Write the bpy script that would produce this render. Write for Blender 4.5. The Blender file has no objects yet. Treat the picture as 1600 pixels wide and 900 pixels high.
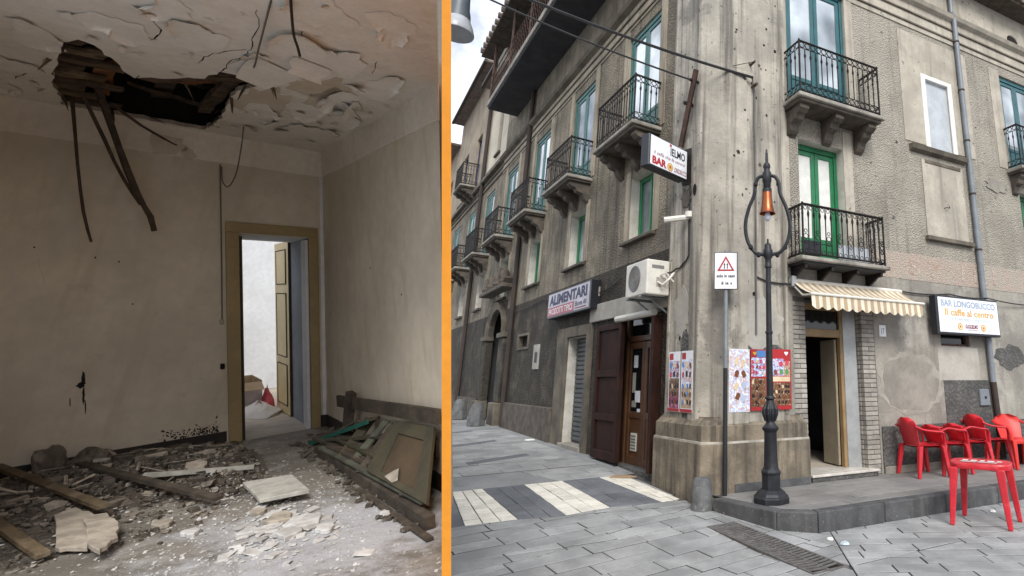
import bpy, bmesh, math, random
from mathutils import Vector, Matrix
from mathutils.geometry import tessellate_polygon
random.seed(11)
sc = bpy.context.scene
COL = sc.collection
R_ = math.radians

# ------------------------------------------------------------------ camera, sky, sun, exposure
PITCH = math.atan(214/860)
cam_d = bpy.data.cameras.new('camera'); cam = bpy.data.objects.new('camera', cam_d); COL.objects.link(cam)
cam.location = (0, 0, 1.55); cam.rotation_euler = (math.pi/2 + PITCH, 0, 0)
cam_d.sensor_width = 36; cam_d.lens = 36*860/1600; cam_d.shift_x = -0.22; cam_d.shift_y = -0.04375
cam_d.clip_start = 0.05; cam_d.clip_end = 3000
sc.camera = cam
SUN_EL, SUN_AZ = R_(42), R_(165)          # azimuth clockwise from +Y: behind the camera, a little to its right
wd = bpy.data.worlds.new('World'); sc.world = wd; wd.use_nodes = True
wn = wd.node_tree.nodes; wl = wd.node_tree.links; wn.clear()
w_out = wn.new('ShaderNodeOutputWorld'); w_bg = wn.new('ShaderNodeBackground'); w_bg.inputs[1].default_value = 0.1
w_sky = wn.new('ShaderNodeTexSky'); w_sky.sky_type = 'NISHITA'; w_sky.sun_disc = False
w_sky.sun_elevation = SUN_EL; w_sky.sun_rotation = SUN_AZ; w_sky.dust_density = 3.0
w_tc = wn.new('ShaderNodeTexCoord'); w_nz = wn.new('ShaderNodeTexNoise')
w_nz.inputs['Scale'].default_value = 6.5; w_nz.inputs['Detail'].default_value = 7; w_nz.inputs['Roughness'].default_value = .58
w_rp = wn.new('ShaderNodeValToRGB')
w_rp.color_ramp.elements[0].position = .36; w_rp.color_ramp.elements[0].color = (3.3, 3.6, 4.3, 1)
w_rp.color_ramp.elements[1].position = .66; w_rp.color_ramp.elements[1].color = (9.5, 9.7, 10.2, 1)
w_mx = wn.new('ShaderNodeMix'); w_mx.data_type = 'RGBA'; w_mx.inputs[0].default_value = .86
wl.new(w_tc.outputs['Generated'], w_nz.inputs['Vector']); wl.new(w_nz.outputs['Fac'], w_rp.inputs[0])
wl.new(w_sky.outputs[0], w_mx.inputs[6]); wl.new(w_rp.outputs[0], w_mx.inputs[7])
wl.new(w_mx.outputs[2], w_bg.inputs[0]); wl.new(w_bg.outputs[0], w_out.inputs[0])
sun_d = bpy.data.lights.new('sun', 'SUN'); sun = bpy.data.objects.new('sun', sun_d); COL.objects.link(sun)
sun_d.energy = 1.5; sun_d.angle = R_(25); sun_d.color = (1, .97, .92)
sun.rotation_euler = (math.pi/2 - SUN_EL, 0, -SUN_AZ + math.pi)
sun.location = (-10, -20, 30)
sc.view_settings.view_transform = 'Standard'; sc.view_settings.look = 'None'
sc.view_settings.gamma = 1; sc.view_settings.use_curve_mapping = False
sc.view_settings.exposure = 1.1
sc.render.engine = 'CYCLES'; sc.cycles.use_denoising = True
sc.cycles.max_bounces = 8; sc.cycles.diffuse_bounces = 5

# ------------------------------------------------------------------ frames of the two street fronts and of the room
V = Vector
def dirv(a): return V((math.sin(R_(a)), math.cos(R_(a)), 0))
dR = dirv(60.2); nR = V((-dR.y, dR.x, 0)); OR = 6.52
dL = dirv(-36.5); nL = V((dL.y, -dL.x, 0)); OL = 4.12
def FR(s, o, z): p = dR*s + nR*(OR-o); return V((p.x, p.y, z))      # along the bar front, out of it, up
def FL(s, o, z): p = dL*s + nL*(OL-o); return V((p.x, p.y, z))      # along the side street front
def ID(x, y, z): return V((x, y, z))
RA = V((-0.5255406, -0.83953733, -0.13778301)); RB = V((0.7595305, -0.6424821, -0.10163741)); RW = V((-0.01699754, -0.24143859, 0.97026723))
RO = V((-4.66588372, 6.5756956, 1.0484799))
def RM(a, b, c): return RO + RA*a + RB*b + RW*c                     # room: along back wall, out from it, up
def ground_z(x, y):
    d = dL.x*x + dL.y*y
    return 0.0 if d < 4.5 else (.24*(d-4.5)/4.5 if d < 9 else .24 + .018*(d-9))

# ------------------------------------------------------------------ materials
def srgb(r, g, b):
    f = lambda c: c/12.92 if c <= .04045 else ((c+.055)/1.055)**2.4
    return (f(r/255), f(g/255), f(b/255), 1)
def pmat(name, c1, c2=None, scale=3, detail=8, rough=.85, bump=0, bscale=30, bdist=.01, pebble=0, streak=0, streak_col=(.06,.055,.05,1),
         streak_lo=.5, blot=0, blot_col=(.1,.095,.085,1), blot_scale=.7, blot_lo=.52, speck=0, speck_col=(.05,.045,.04,1), speck_scale=40, speck_lo=.6,
         metal=0, spec=.35, orand=0, alpha=1, coat=0, lo=.35, hi=.65, grain=None):
    m = bpy.data.materials.new(name); m.use_nodes = True
    N = m.node_tree.nodes; K = m.node_tree.links; N.clear()
    out = N.new('ShaderNodeOutputMaterial'); bs = N.new('ShaderNodeBsdfPrincipled'); K.new(bs.outputs[0], out.inputs[0])
    bs.inputs['Roughness'].default_value = rough; bs.inputs['Metallic'].default_value = metal
    bs.inputs['Specular IOR Level'].default_value = spec; bs.inputs['Coat Weight'].default_value = coat
    geo = N.new('ShaderNodeNewGeometry'); pos = geo.outputs['Position']
    def noise(sc_, det=6, vec=pos, r=.6):
        n = N.new('ShaderNodeTexNoise'); n.inputs['Scale'].default_value = sc_; n.inputs['Detail'].default_value = det
        n.inputs['Roughness'].default_value = r; K.new(vec, n.inputs['Vector']); return n.outputs['Fac']
    def ramp(x, a, b):
        r = N.new('ShaderNodeMapRange'); r.inputs[1].default_value = a; r.inputs[2].default_value = b; r.interpolation_type = 'SMOOTHSTEP'
        K.new(x, r.inputs[0]); return r.outputs[0]
    def mul(x, k):
        n = N.new('ShaderNodeMath'); n.operation = 'MULTIPLY'; K.new(x, n.inputs[0])
        if hasattr(k, 'default_value'): K.new(k, n.inputs[1])
        else: n.inputs[1].default_value = k
        return n.outputs[0]
    def mix(fac, a, b):
        n = N.new('ShaderNodeMix'); n.data_type = 'RGBA'
        if hasattr(fac, 'default_value'): K.new(fac, n.inputs[0])
        else: n.inputs[0].default_value = fac
        for x, i in ((a, 6), (b, 7)):
            if isinstance(x, tuple): n.inputs[i].default_value = x
            else: K.new(x, n.inputs[i])
        return n.outputs[2]
    def stretched(v):
        mp = N.new('ShaderNodeMapping'); mp.inputs['Scale'].default_value = v; K.new(pos, mp.inputs['Vector']); return mp.outputs[0]
    c2 = c2 or tuple(x*.75 for x in c1[:3]) + (1,)
    col = mix(ramp(noise(scale, detail), lo, hi), c1, c2)
    col = mix(mul(ramp(noise(scale*9, 4), .3, .7), .22), col, tuple(x*.55 for x in c1[:3]) + (1,))
    if grain: col = mix(mul(ramp(noise(1, 4, stretched(grain)), .4, .7), .6), col, tuple(x*.45 for x in c1[:3]) + (1,))
    if blot: col = mix(mul(ramp(noise(blot_scale, 9, r=.68), blot_lo, blot_lo+.09), blot), col, blot_col)
    if streak: col = mix(mul(ramp(noise(1, 5, stretched((7, 7, .35))), streak_lo, streak_lo+.22), streak), col, streak_col)
    if speck: col = mix(mul(ramp(noise(speck_scale, 3), speck_lo, speck_lo+.05), speck), col, speck_col)
    if orand:
        oi = N.new('ShaderNodeObjectInfo'); mr = N.new('ShaderNodeMapRange'); K.new(oi.outputs['Random'], mr.inputs[0])
        mr.inputs[3].default_value = 1-orand; mr.inputs[4].default_value = 1+orand
        hs = N.new('ShaderNodeHueSaturation'); K.new(col, hs.inputs['Color']); K.new(mr.outputs[0], hs.inputs['Value']); col = hs.outputs[0]
    h = None
    if pebble:
        vo = N.new('ShaderNodeTexVoronoi'); vo.inputs['Scale'].default_value = pebble; K.new(pos, vo.inputs['Vector']); vo.inputs['Randomness'].default_value = 1
        pd = vo.outputs['Distance']; h = ramp(pd, .75, .1)
        col = mix(mul(ramp(pd, .3, .7), .5), col, tuple(x*.35 for x in c1[:3]) + (1,))
    if bump:
        nb = noise(bscale, 8, r=.65)
        if h is not None:
            ad = N.new('ShaderNodeMath'); ad.operation = 'ADD'; K.new(mul(nb, .8), ad.inputs[0]); K.new(h, ad.inputs[1]); nb = ad.outputs[0]
        b = N.new('ShaderNodeBump'); b.inputs['Strength'].default_value = bump; b.inputs['Distance'].default_value = bdist
        K.new(nb, b.inputs['Height']); K.new(b.outputs[0], bs.inputs['Normal'])
    K.new(col, bs.inputs['Base Color'])
    return m
M = {}
def m_(key, *a, **k): M[key] = pmat(key, *a, **k)
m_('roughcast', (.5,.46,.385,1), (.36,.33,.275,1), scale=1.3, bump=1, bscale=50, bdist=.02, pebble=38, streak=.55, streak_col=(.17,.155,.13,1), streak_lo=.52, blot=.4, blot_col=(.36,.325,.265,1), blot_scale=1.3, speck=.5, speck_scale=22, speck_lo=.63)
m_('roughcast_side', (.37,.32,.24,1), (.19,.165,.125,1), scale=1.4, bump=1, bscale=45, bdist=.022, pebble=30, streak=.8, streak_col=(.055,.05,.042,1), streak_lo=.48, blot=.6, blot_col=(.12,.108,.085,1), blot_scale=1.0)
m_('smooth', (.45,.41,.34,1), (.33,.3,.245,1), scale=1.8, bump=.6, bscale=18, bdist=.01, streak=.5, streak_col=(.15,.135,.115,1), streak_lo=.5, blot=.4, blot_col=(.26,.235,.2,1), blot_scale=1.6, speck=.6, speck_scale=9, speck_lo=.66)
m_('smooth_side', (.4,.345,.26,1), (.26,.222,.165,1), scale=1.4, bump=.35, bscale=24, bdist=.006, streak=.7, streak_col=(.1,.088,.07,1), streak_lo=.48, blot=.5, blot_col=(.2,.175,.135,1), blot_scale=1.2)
m_('pier', (.45,.415,.35,1), (.29,.27,.23,1), scale=1.6, bump=.8, bscale=16, bdist=.014, streak=.9, streak_col=(.12,.11,.095,1), streak_lo=.45, blot=.8, blot_col=(.19,.178,.158,1), blot_scale=1.0, blot_lo=.54, speck=.85, speck_scale=11, speck_lo=.655, speck_col=(.09,.082,.07,1))
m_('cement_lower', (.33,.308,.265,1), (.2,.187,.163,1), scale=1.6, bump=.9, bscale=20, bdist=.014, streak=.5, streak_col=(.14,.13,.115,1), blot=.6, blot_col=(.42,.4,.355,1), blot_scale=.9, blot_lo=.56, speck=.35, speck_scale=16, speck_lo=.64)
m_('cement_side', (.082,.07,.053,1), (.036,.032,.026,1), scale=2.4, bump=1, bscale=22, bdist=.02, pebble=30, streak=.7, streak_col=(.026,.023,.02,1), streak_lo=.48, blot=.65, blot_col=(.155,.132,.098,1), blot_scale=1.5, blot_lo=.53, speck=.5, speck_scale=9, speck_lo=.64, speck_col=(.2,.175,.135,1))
m_('cement_dark', (.125,.123,.116,1), (.075,.074,.071,1), scale=4, bump=.7, bscale=28, bdist=.012, pebble=20)
m_('cement_ring', (.29,.27,.232,1), (.2,.187,.163,1), scale=3, bump=.4, bscale=22)
m_('cement_pale', (.41,.39,.345,1), (.29,.275,.243,1), scale=2, bump=.4, bscale=22)
m_('cement_rim', (.36,.337,.29,1), (.25,.234,.2,1), scale=4, bump=.4, bscale=22)
m_('pink_band', (.5,.4,.33,1), (.47,.43,.36,1), scale=2.2, bump=.8, bscale=45, bdist=.015, pebble=46, blot=.4, blot_col=(.46,.41,.35,1), blot_scale=3)
m_('faded_red', (.44,.3,.24,1), (.5,.44,.365,1), scale=9, lo=.4, hi=.56, bump=.8, bscale=50, pebble=38)
m_('plinth_stone', (.27,.226,.165,1), (.13,.11,.082,1), scale=2.6, bump=.9, bscale=15, bdist=.016, streak=.9, streak_col=(.07,.06,.048,1), streak_lo=.44, blot=.5, blot_col=(.13,.115,.09,1), blot_scale=2, blot_lo=.5)
m_('plinth_line', (.5,.47,.41,1), (.3,.27,.23,1), scale=5, bump=.4)
m_('stone_side', (.17,.145,.11,1), (.08,.07,.056,1), scale=2, bump=.7, bscale=22, streak=.6)
m_('brick', (.36,.335,.295,1), (.25,.235,.21,1), scale=6, bump=.6, bscale=40, orand=.22)
m_('mortar', (.14,.13,.115,1), (.1,.094,.083,1), scale=9, bump=.5)
m_('teal', (.022,.115,.13,1), (.016,.085,.098,1), scale=5, rough=.42, spec=.5)
m_('teal_side', (.05,.16,.15,1), (.035,.115,.11,1), scale=5, rough=.45, spec=.5)
m_('green', (.012,.17,.062,1), (.01,.125,.047,1), scale=5, rough=.4, spec=.5)
m_('white_wood', (.72,.72,.68,1), (.62,.62,.58,1), scale=6, rough=.6)
m_('reveal_white', (.6,.58,.53,1), (.45,.43,.38,1), scale=4, streak=.35, streak_col=(.25,.22,.18,1))
m_('grey_board', (.47,.5,.53,1), (.38,.41,.44,1), scale=4, rough=.7)
m_('pane', (.62,.67,.7,1), (.16,.19,.21,1), scale=1.1, detail=2, rough=.05, spec=.9, metal=.45, lo=.3, hi=.7)  # light-dark clouding paints sky reflections into the glass colour
m_('pane_dark', (.012,.013,.014,1), rough=.08, spec=.5)
m_('iron', (.017,.016,.017,1), (.032,.026,.022,1), scale=12, rough=.55, metal=.4, spec=.4)
m_('iron_rust', (.1,.055,.042,1), (.055,.036,.03,1), scale=8, rough=.8)
m_('grate_iron', (.18,.172,.165,1), (.11,.105,.1,1), scale=12, rough=.7, metal=.3)
m_('slab_stone', (.33,.31,.27,1), (.2,.185,.16,1), scale=3, bump=.4, streak=.5)
m_('corbel_stone', (.12,.1,.08,1), (.06,.052,.043,1), scale=5, bump=.8, bscale=18, bdist=.015)
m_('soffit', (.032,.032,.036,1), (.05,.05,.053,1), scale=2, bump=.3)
m_('pipe', (.2,.225,.25,1), (.15,.17,.19,1), scale=3, rough=.45, spec=.5)
m_('pipe_dark', (.05,.035,.028,1), (.035,.028,.025,1), scale=4, rough=.7)
m_('tile_roof', (.12,.09,.075,1), (.2,.165,.14,1), scale=6, bump=.6)
m_('wood_brown', (.042,.018,.013,1), (.022,.011,.009,1), scale=3, rough=.7, spec=.12, grain=(30,30,1.5), bump=.2, bscale=20)
m_('wood_door', (.12,.058,.028,1), (.075,.036,.019,1), scale=3, rough=.45, grain=(30,30,1.5))
m_('wood_yellow', (.3,.2,.095,1), (.23,.15,.07,1), scale=4, rough=.45)
m_('leaf_dark', (.34,.29,.21,1), (.27,.23,.165,1), scale=3, rough=.6)
m_('shutter_grey', (.13,.145,.15,1), (.095,.105,.11,1), scale=4, rough=.5, metal=.3)
m_('metal_grey', (.4,.41,.41,1), (.3,.31,.31,1), scale=3, rough=.4, metal=.5)
m_('white_plastic', (.68,.66,.6,1), (.58,.56,.5,1), scale=3, rough=.5)
m_('ac_grille', (.2,.2,.19,1), rough=.6)
m_('sign_white', (.78,.8,.83,1), (.7,.72,.76,1), scale=3, rough=.3, spec=.5)
m_('sign_grey', (.46,.45,.5,1), (.38,.37,.42,1), scale=3, rough=.4)  # white face greyed; its shadow is put into the colour
m_('sign_black', (.014,.016,.022,1), rough=.4, spec=.5)
m_('ink_navy', (.018,.016,.075,1), rough=.5); m_('ink_black', (.008,.008,.009,1), rough=.5)
m_('ink_red', (.42,.022,.026,1), rough=.45); m_('ink_maroon', (.24,.014,.03,1), rough=.5); m_('ink_orange', (.75,.4,.05,1), rough=.5)
m_('ink_blue', (.33,.42,.56,1), rough=.5); m_('ink_pale', (.5,.6,.68,1), rough=.5); m_('ink_white', (.8,.8,.78,1), rough=.5)
m_('band_red', (.36,.05,.085,1), (.3,.04,.07,1), rough=.4)
m_('red_plastic', (.6,.02,.034,1), (.46,.016,.026,1), scale=5, rough=.38, spec=.5, blot=.4, blot_col=(.62,.075,.085,1), blot_scale=7, speck=.35, speck_scale=30, speck_lo=.64, speck_col=(.3,.03,.035,1), bump=.15, bscale=60, bdist=.003)
m_('red_orange_plastic', (.62,.028,.02,1), (.54,.022,.018,1), scale=3, rough=.36, spec=.5)
m_('black_plastic', (.012,.012,.014,1), rough=.4)
m_('lamp_iron', (.02,.022,.026,1), (.033,.035,.04,1), scale=9, rough=.5, metal=.35, bump=.15, bscale=30)
m_('copper', (.36,.105,.045,1), (.2,.06,.03,1), scale=7, rough=.3, metal=.9)
m_('bulb', (.62,.64,.74,1), rough=.15, spec=.6)
m_('galv', (.26,.29,.31,1), (.2,.22,.24,1), scale=5, rough=.5, metal=.4)
m_('post_dark', (.024,.026,.03,1), rough=.5)
m_('awning_cream', (.66,.6,.48,1), (.56,.5,.4,1), scale=3, rough=.85); m_('awning_tan', (.4,.31,.2,1), (.34,.26,.17,1), scale=3, rough=.85)
m_('marble', (.62,.59,.54,1), (.45,.42,.37,1), scale=5, rough=.4)
m_('basalt', (.315,.32,.318,1), (.215,.22,.22,1), scale=2.4, rough=.8, bump=.35, bscale=55, bdist=.006, orand=.15, blot=.5, blot_col=(.2,.2,.195,1), blot_scale=1.7, blot_lo=.55, speck=.45, speck_scale=38, speck_lo=.64, speck_col=(.13,.13,.125,1), streak=0)
m_('basalt_dark', (.15,.158,.172,1), (.105,.112,.124,1), scale=3, rough=.75, bump=.3, bscale=50, orand=.13)
m_('white_tile', (.72,.69,.61,1), (.6,.575,.5,1), scale=5, rough=.7, bump=.2, bscale=40, orand=.08, speck=.35, speck_scale=24, speck_lo=.6, speck_col=(.33,.31,.28,1))
m_('grout', (.1,.098,.094,1), (.06,.058,.056,1), scale=14, bump=.4)
m_('street_far', (.26,.265,.268,1), (.19,.195,.2,1), scale=1.4, rough=.85, bump=.3, bscale=30, blot=.55, blot_col=(.09,.092,.096,1), blot_scale=1.1, blot_lo=.57)
m_('walk_top', (.23,.223,.212,1), (.16,.156,.15,1), scale=2, rough=.85, bump=.35, bscale=45, orand=.1, blot=.3, blot_col=(.25,.243,.23,1), blot_scale=3)
m_('kerb', (.088,.09,.093,1), (.055,.056,.058,1), scale=5, rough=.8, bump=.5, bscale=30, orand=.1, streak=.4, streak_col=(.17,.165,.155,1), speck=.6, speck_scale=34, speck_lo=.67, speck_col=(.4,.39,.37,1))
m_('bollard', (.15,.155,.155,1), (.085,.088,.09,1), scale=7, bump=.8, bscale=26, bdist=.012, speck=.5, speck_scale=20, speck_lo=.64, speck_col=(.32,.32,.31,1))
m_('cardboard', (.36,.25,.15,1), (.29,.2,.12,1), scale=4)
m_('cable', (.03,.03,.032,1), rough=.6); m_('cable_grey', (.16,.15,.14,1), rough=.7)
m_('lamp_shade', (.085,.105,.125,1), rough=.45, spec=.5); m_('lamp_glass', (.4,.42,.45,1), rough=.3)
# room
m_('r_wall', (.69,.625,.51,1), (.57,.515,.415,1), scale=1.0, rough=.9, bump=.2, bscale=18, streak=.4, streak_col=(.45,.385,.28,1), streak_lo=.5, blot=.4, blot_col=(.7,.66,.58,1), blot_scale=.9, blot_lo=.54, speck=.25, speck_scale=5, speck_lo=.66, speck_col=(.4,.33,.23,1))
m_('r_ceil', (.84,.82,.77,1), (.76,.73,.67,1), scale=1.7, rough=.92, bump=.6, bscale=7, bdist=.02, blot=.45, blot_col=(.6,.54,.44,1), blot_scale=2.4, blot_lo=.58, speck=.4, speck_scale=6, speck_lo=.66, speck_col=(.28,.235,.17,1))
m_('r_flake', (.86,.85,.81,1), (.78,.76,.7,1), scale=6, rough=.9)
m_('r_under', (.66,.6,.5,1), (.56,.5,.4,1), scale=3, rough=.95, bump=.4, bscale=18)
m_('r_cove', (.8,.76,.68,1), (.72,.67,.58,1), scale=2, rough=.9, bump=.25, bscale=12, streak=.2, streak_col=(.36,.3,.22,1))
m_('r_base', (.04,.034,.03,1), (.025,.022,.02,1), scale=4, rough=.7)
m_('r_floor', (.235,.215,.185,1), (.14,.128,.11,1), scale=2.2, rough=.9, bump=.8, bscale=16, bdist=.018, blot=.5, blot_col=(.36,.345,.32,1), blot_scale=2.4, blot_lo=.52, speck=.45, speck_scale=26, speck_lo=.62, speck_col=(.55,.54,.52,1))
m_('r_rubble', (.23,.2,.165,1), (.12,.104,.086,1), scale=9, rough=.95, bump=.5, bscale=40, orand=.1, lo=.42, hi=.58, blot=.6, blot_col=(.5,.48,.44,1), blot_scale=6, blot_lo=.57)
m_('r_chips', (.62,.62,.61,1), (.4,.39,.37,1), scale=9, rough=.95, bump=.3)
m_('r_dirt', (.15,.128,.104,1), (.075,.065,.053,1), scale=5, rough=.97, bump=1, bscale=30, bdist=.03, speck=.7, speck_scale=28, speck_lo=.56, speck_col=(.24,.21,.18,1))
m_('r_plaster', (.46,.41,.34,1), (.27,.24,.2,1), scale=9, rough=.95, bump=.5, bscale=24)
m_('r_timber', (.1,.08,.06,1), (.045,.037,.03,1), scale=6, rough=.9, grain=(9,9,40), bump=.4, bscale=24)
m_('r_timber_tan', (.165,.122,.072,1), (.075,.057,.037,1), scale=7, rough=.9, bump=.6, bscale=30, blot=.5, blot_col=(.27,.22,.15,1), blot_scale=5)
m_('r_timber_pale', (.5,.49,.45,1), (.32,.31,.28,1), scale=7, rough=.85, bump=.3)
m_('r_olive', (.085,.075,.046,1), (.048,.043,.03,1), scale=2.5, rough=.75, bump=.25)
m_('r_panel', (.1,.07,.042,1), (.055,.04,.027,1), scale=2.5, rough=.8)
m_('r_grey_green', (.12,.125,.095,1), (.065,.068,.053,1), scale=6, rough=.85, bump=.3)
m_('r_green', (.02,.13,.1,1), (.014,.085,.068,1), scale=5, rough=.7)
m_('r_lath', (.13,.09,.06,1), (.04,.03,.023,1), scale=7, rough=.95, bump=.6, bscale=30)
m_('r_orange_wood', (.28,.12,.045,1), (.14,.06,.03,1), scale=7, rough=.9)
m_('r_black', (.01,.009,.008,1), (.016,.014,.012,1), scale=4, rough=1)  # near-black: soot on loft wood, and shade painted into holes, pit and loft
m_('r_stick', (.085,.062,.045,1), (.045,.034,.026,1), scale=12, rough=.9)
m_('r_frame', (.38,.29,.15,1), (.31,.235,.12,1), scale=3, rough=.6, streak=.2, streak_col=(.2,.15,.08,1))
m_('r_leaf', (.8,.64,.34,1), (.72,.57,.3,1), scale=3, rough=.5)  # brightened: light from the far room is put into the colour
m_('r_leaf_edge', (.07,.055,.04,1), rough=.8)
m_('r_next', (.78,.79,.8,1), (.7,.71,.72,1), scale=2, rough=.9, blot=.4, blot_col=(.62,.63,.63,1), blot_scale=3)
m_('r_next_floor', (.5,.44,.36,1), (.4,.35,.29,1), scale=3, rough=.9)
m_('r_jamb', (.3,.32,.36,1), (.24,.255,.28,1), scale=3, rough=.85)
m_('r_switch', (.5,.46,.37,1), rough=.5)
m_('cloth_white', (.72,.68,.64,1), (.6,.55,.5,1), scale=7, rough=.95); m_('cloth_red', (.62,.12,.13,1), (.5,.06,.07,1), scale=9, rough=.9)
m_('base_masonry', (.3,.27,.22,1), (.2,.18,.15,1), scale=2, bump=.6, bscale=20)
m_('orange_paint', srgb(224,146,44), srgb(218,140,40), scale=2, rough=.7)
m_('black_mould', (.02,.018,.015,1), rough=.95)

def pale_patch(mat, centre, rad, col):                              # paler bluish patch round a point, broken up by noise
    m = M[mat]; N = m.node_tree.nodes; K = m.node_tree.links; bs = next(n for n in N if n.type == 'BSDF_PRINCIPLED'); src = bs.inputs['Base Color'].links[0].from_socket
    g = N.new('ShaderNodeNewGeometry'); sb = N.new('ShaderNodeVectorMath'); sb.operation = 'DISTANCE'; K.new(g.outputs['Position'], sb.inputs[0]); sb.inputs[1].default_value = centre
    nz = N.new('ShaderNodeTexNoise'); nz.inputs['Scale'].default_value = 3.5; nz.inputs['Detail'].default_value = 10; nz.inputs['Roughness'].default_value = .72; K.new(g.outputs['Position'], nz.inputs['Vector'])
    md = N.new('ShaderNodeMath'); md.operation = 'MULTIPLY_ADD'; K.new(nz.outputs['Fac'], md.inputs[0]); md.inputs[1].default_value = -2.6; K.new(sb.outputs['Value'], md.inputs[2])
    mr = N.new('ShaderNodeMapRange'); mr.interpolation_type = 'SMOOTHSTEP'; K.new(md.outputs[0], mr.inputs[0]); mr.inputs[1].default_value = rad-1.3+.35; mr.inputs[2].default_value = rad-1.3-.45; mr.inputs[4].default_value = .9
    mx = N.new('ShaderNodeMix'); mx.data_type = 'RGBA'; K.new(mr.outputs[0], mx.inputs[0]); K.new(src, mx.inputs[6]); mx.inputs[7].default_value = col; K.new(mx.outputs[2], bs.inputs['Base Color'])
pale_patch('r_floor', RM(.75,3.3,0), .68, (.42,.43,.455,1))
# ------------------------------------------------------------------ mesh builder
class MB:
    def __init__(s, fn=ID): s.v = []; s.f = []; s.mi = []; s.fn = fn; s.cur = 0
    def pt(s, p): s.v.append(s.fn(*p)); return len(s.v)-1
    def raw(s, p): s.v.append(V(p)); return len(s.v)-1
    def face(s, ids): s.f.append(tuple(ids)); s.mi.append(s.cur)
    def quad(s, a, b, c, d): s.face([s.pt(a), s.pt(b), s.pt(c), s.pt(d)])
    def poly(s, pts): s.face([s.pt(p) for p in pts])
    def box(s, x0, x1, y0, y1, z0, z1):
        i = [s.pt(p) for p in ((x0,y0,z0),(x1,y0,z0),(x1,y1,z0),(x0,y1,z0),(x0,y0,z1),(x1,y0,z1),(x1,y1,z1),(x0,y1,z1))]
        for q in ((3,2,1,0),(4,5,6,7),(0,1,5,4),(1,2,6,5),(2,3,7,6),(3,0,4,7)): s.face([i[k] for k in q])
        return s
    def hull8(s, c):
        i = [s.pt(p) for p in c]
        for q in ((3,2,1,0),(4,5,6,7),(0,1,5,4),(1,2,6,5),(2,3,7,6),(3,0,4,7)): s.face([i[k] for k in q])
        return s
    def prism(s, pts0, pts1):
        a = [s.pt(p) for p in pts0]; b = [s.pt(p) for p in pts1]; n = len(a)
        s.face(a[::-1]); s.face(b)
        for k in range(n): s.face([a[k], a[(k+1) % n], b[(k+1) % n], b[k]])
        return s
    def loft(s, rings, cap=True):
        R = [[s.pt(p) for p in r] for r in rings]; n = len(R[0])
        for a, b in zip(R, R[1:]):
            for k in range(n): s.face([a[k], a[(k+1) % n], b[(k+1) % n], b[k]])
        if cap: s.face(R[0][::-1]); s.face(R[-1])
        return s
    def tube(s, pts, r, n=6, world=True, cap=True, closed=False, flat=1.0):
        P = [V(p) for p in pts] if world else [s.fn(*p) for p in pts]
        rr = r if isinstance(r, (list, tuple)) else [r]*len(P); rings = []; up = None
        for k, p in enumerate(P):
            if closed: t = (P[(k+1) % len(P)] - P[k-1])
            else: t = (P[min(k+1, len(P)-1)] - P[max(k-1, 0)])
            if t.length < 1e-9: t = V((0,0,1))
            t.normalize()
            if up is None: up = V((0,0,1)) if abs(t.z) < .95 else V((1,0,0))
            x = t.cross(up)
            if x.length < 1e-4: x = t.cross(V((0,1,0.3)))
            x.normalize(); y = x.cross(t).normalized(); up = y
            rings.append([s.raw(p + x*math.cos(2*math.pi*j/n)*rr[k] + y*math.sin(2*math.pi*j/n)*rr[k]*flat) for j in range(n)])
        if closed: rings.append(rings[0])
        for a, b in zip(rings, rings[1:]):
            for k in range(n): s.face([a[k], a[(k+1) % n], b[(k+1) % n], b[k]])
        if cap and not closed: s.face(rings[0][::-1]); s.face(rings[-1])
        return s
    def lathe(s, c, prof, n=16, rot=0, cap=True):
        rings = [[s.raw((c[0]+r*math.cos(2*math.pi*j/n+rot), c[1]+r*math.sin(2*math.pi*j/n+rot), c[2]+z)) for j in range(n)] for r, z in prof]
        for a, b in zip(rings, rings[1:]):
            for k in range(n): s.face([a[k], a[(k+1) % n], b[(k+1) % n], b[k]])
        if cap: s.face(rings[0][::-1]); s.face(rings[-1])
        return s
    def ring(s, c, u, w, r, t, n=10):
        u = V(u).normalized(); w = V(w).normalized(); c = V(c)
        return s.tube([c + u*r*math.cos(2*math.pi*k/n) + w*r*math.sin(2*math.pi*k/n) for k in range(n)], t, 3, closed=True)
    def build(s, name, mat, parent=None, bevel=0, smooth=False, origin=None, seg=1):
        me = bpy.data.meshes.new(name); o = bpy.data.objects.new(name, me); COL.objects.link(o)
        off = V((0,0,0))
        if parent is not None: off = world_of(parent); o.parent = parent
        elif origin is not None: off = V(origin); o.location = off
        bm = bmesh.new(); vs = [bm.verts.new(v - off) for v in s.v]
        for q, mi in zip(s.f, s.mi):
            try: f = bm.faces.new([vs[i] for i in q]); f.material_index = mi
            except ValueError: pass
        bmesh.ops.recalc_face_normals(bm, faces=bm.faces)
        if bevel: bmesh.ops.bevel(bm, geom=[e for e in bm.edges if e.calc_face_angle(0) > .5], offset=bevel, segments=seg, affect='EDGES', clamp_overlap=True, profile=.5)
        if smooth:
            for f in bm.faces: f.smooth = True
            for e in bm.edges:
                if e.calc_face_angle(0) > .75: e.smooth = False
        bm.to_mesh(me); bm.free()
        for m in (mat if isinstance(mat, (list, tuple)) else [mat]): me.materials.append(M[m] if isinstance(m, str) else m)
        return o
def world_of(o):
    p = V(o.location)
    while o.parent: o = o.parent; p = p + V(o.location)
    return p
def tag(o, label=None, cat=None, group=None, kind=None):
    if label: o['label'] = label
    if cat: o['category'] = cat
    if group: o['group'] = group
    if kind: o['kind'] = kind
    return o
def thing(name, label, cat, loc=(0,0,0), group=None):
    o = bpy.data.objects.new(name, None); o.empty_display_size = .1; COL.objects.link(o); o.location = loc
    return tag(o, label, cat, group)
def copy_tree(o, parent=None):
    c = o.copy(); COL.objects.link(c)
    if parent: c.parent = parent
    for ch in list(o.children): copy_tree(ch, c)
    return c
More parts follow.
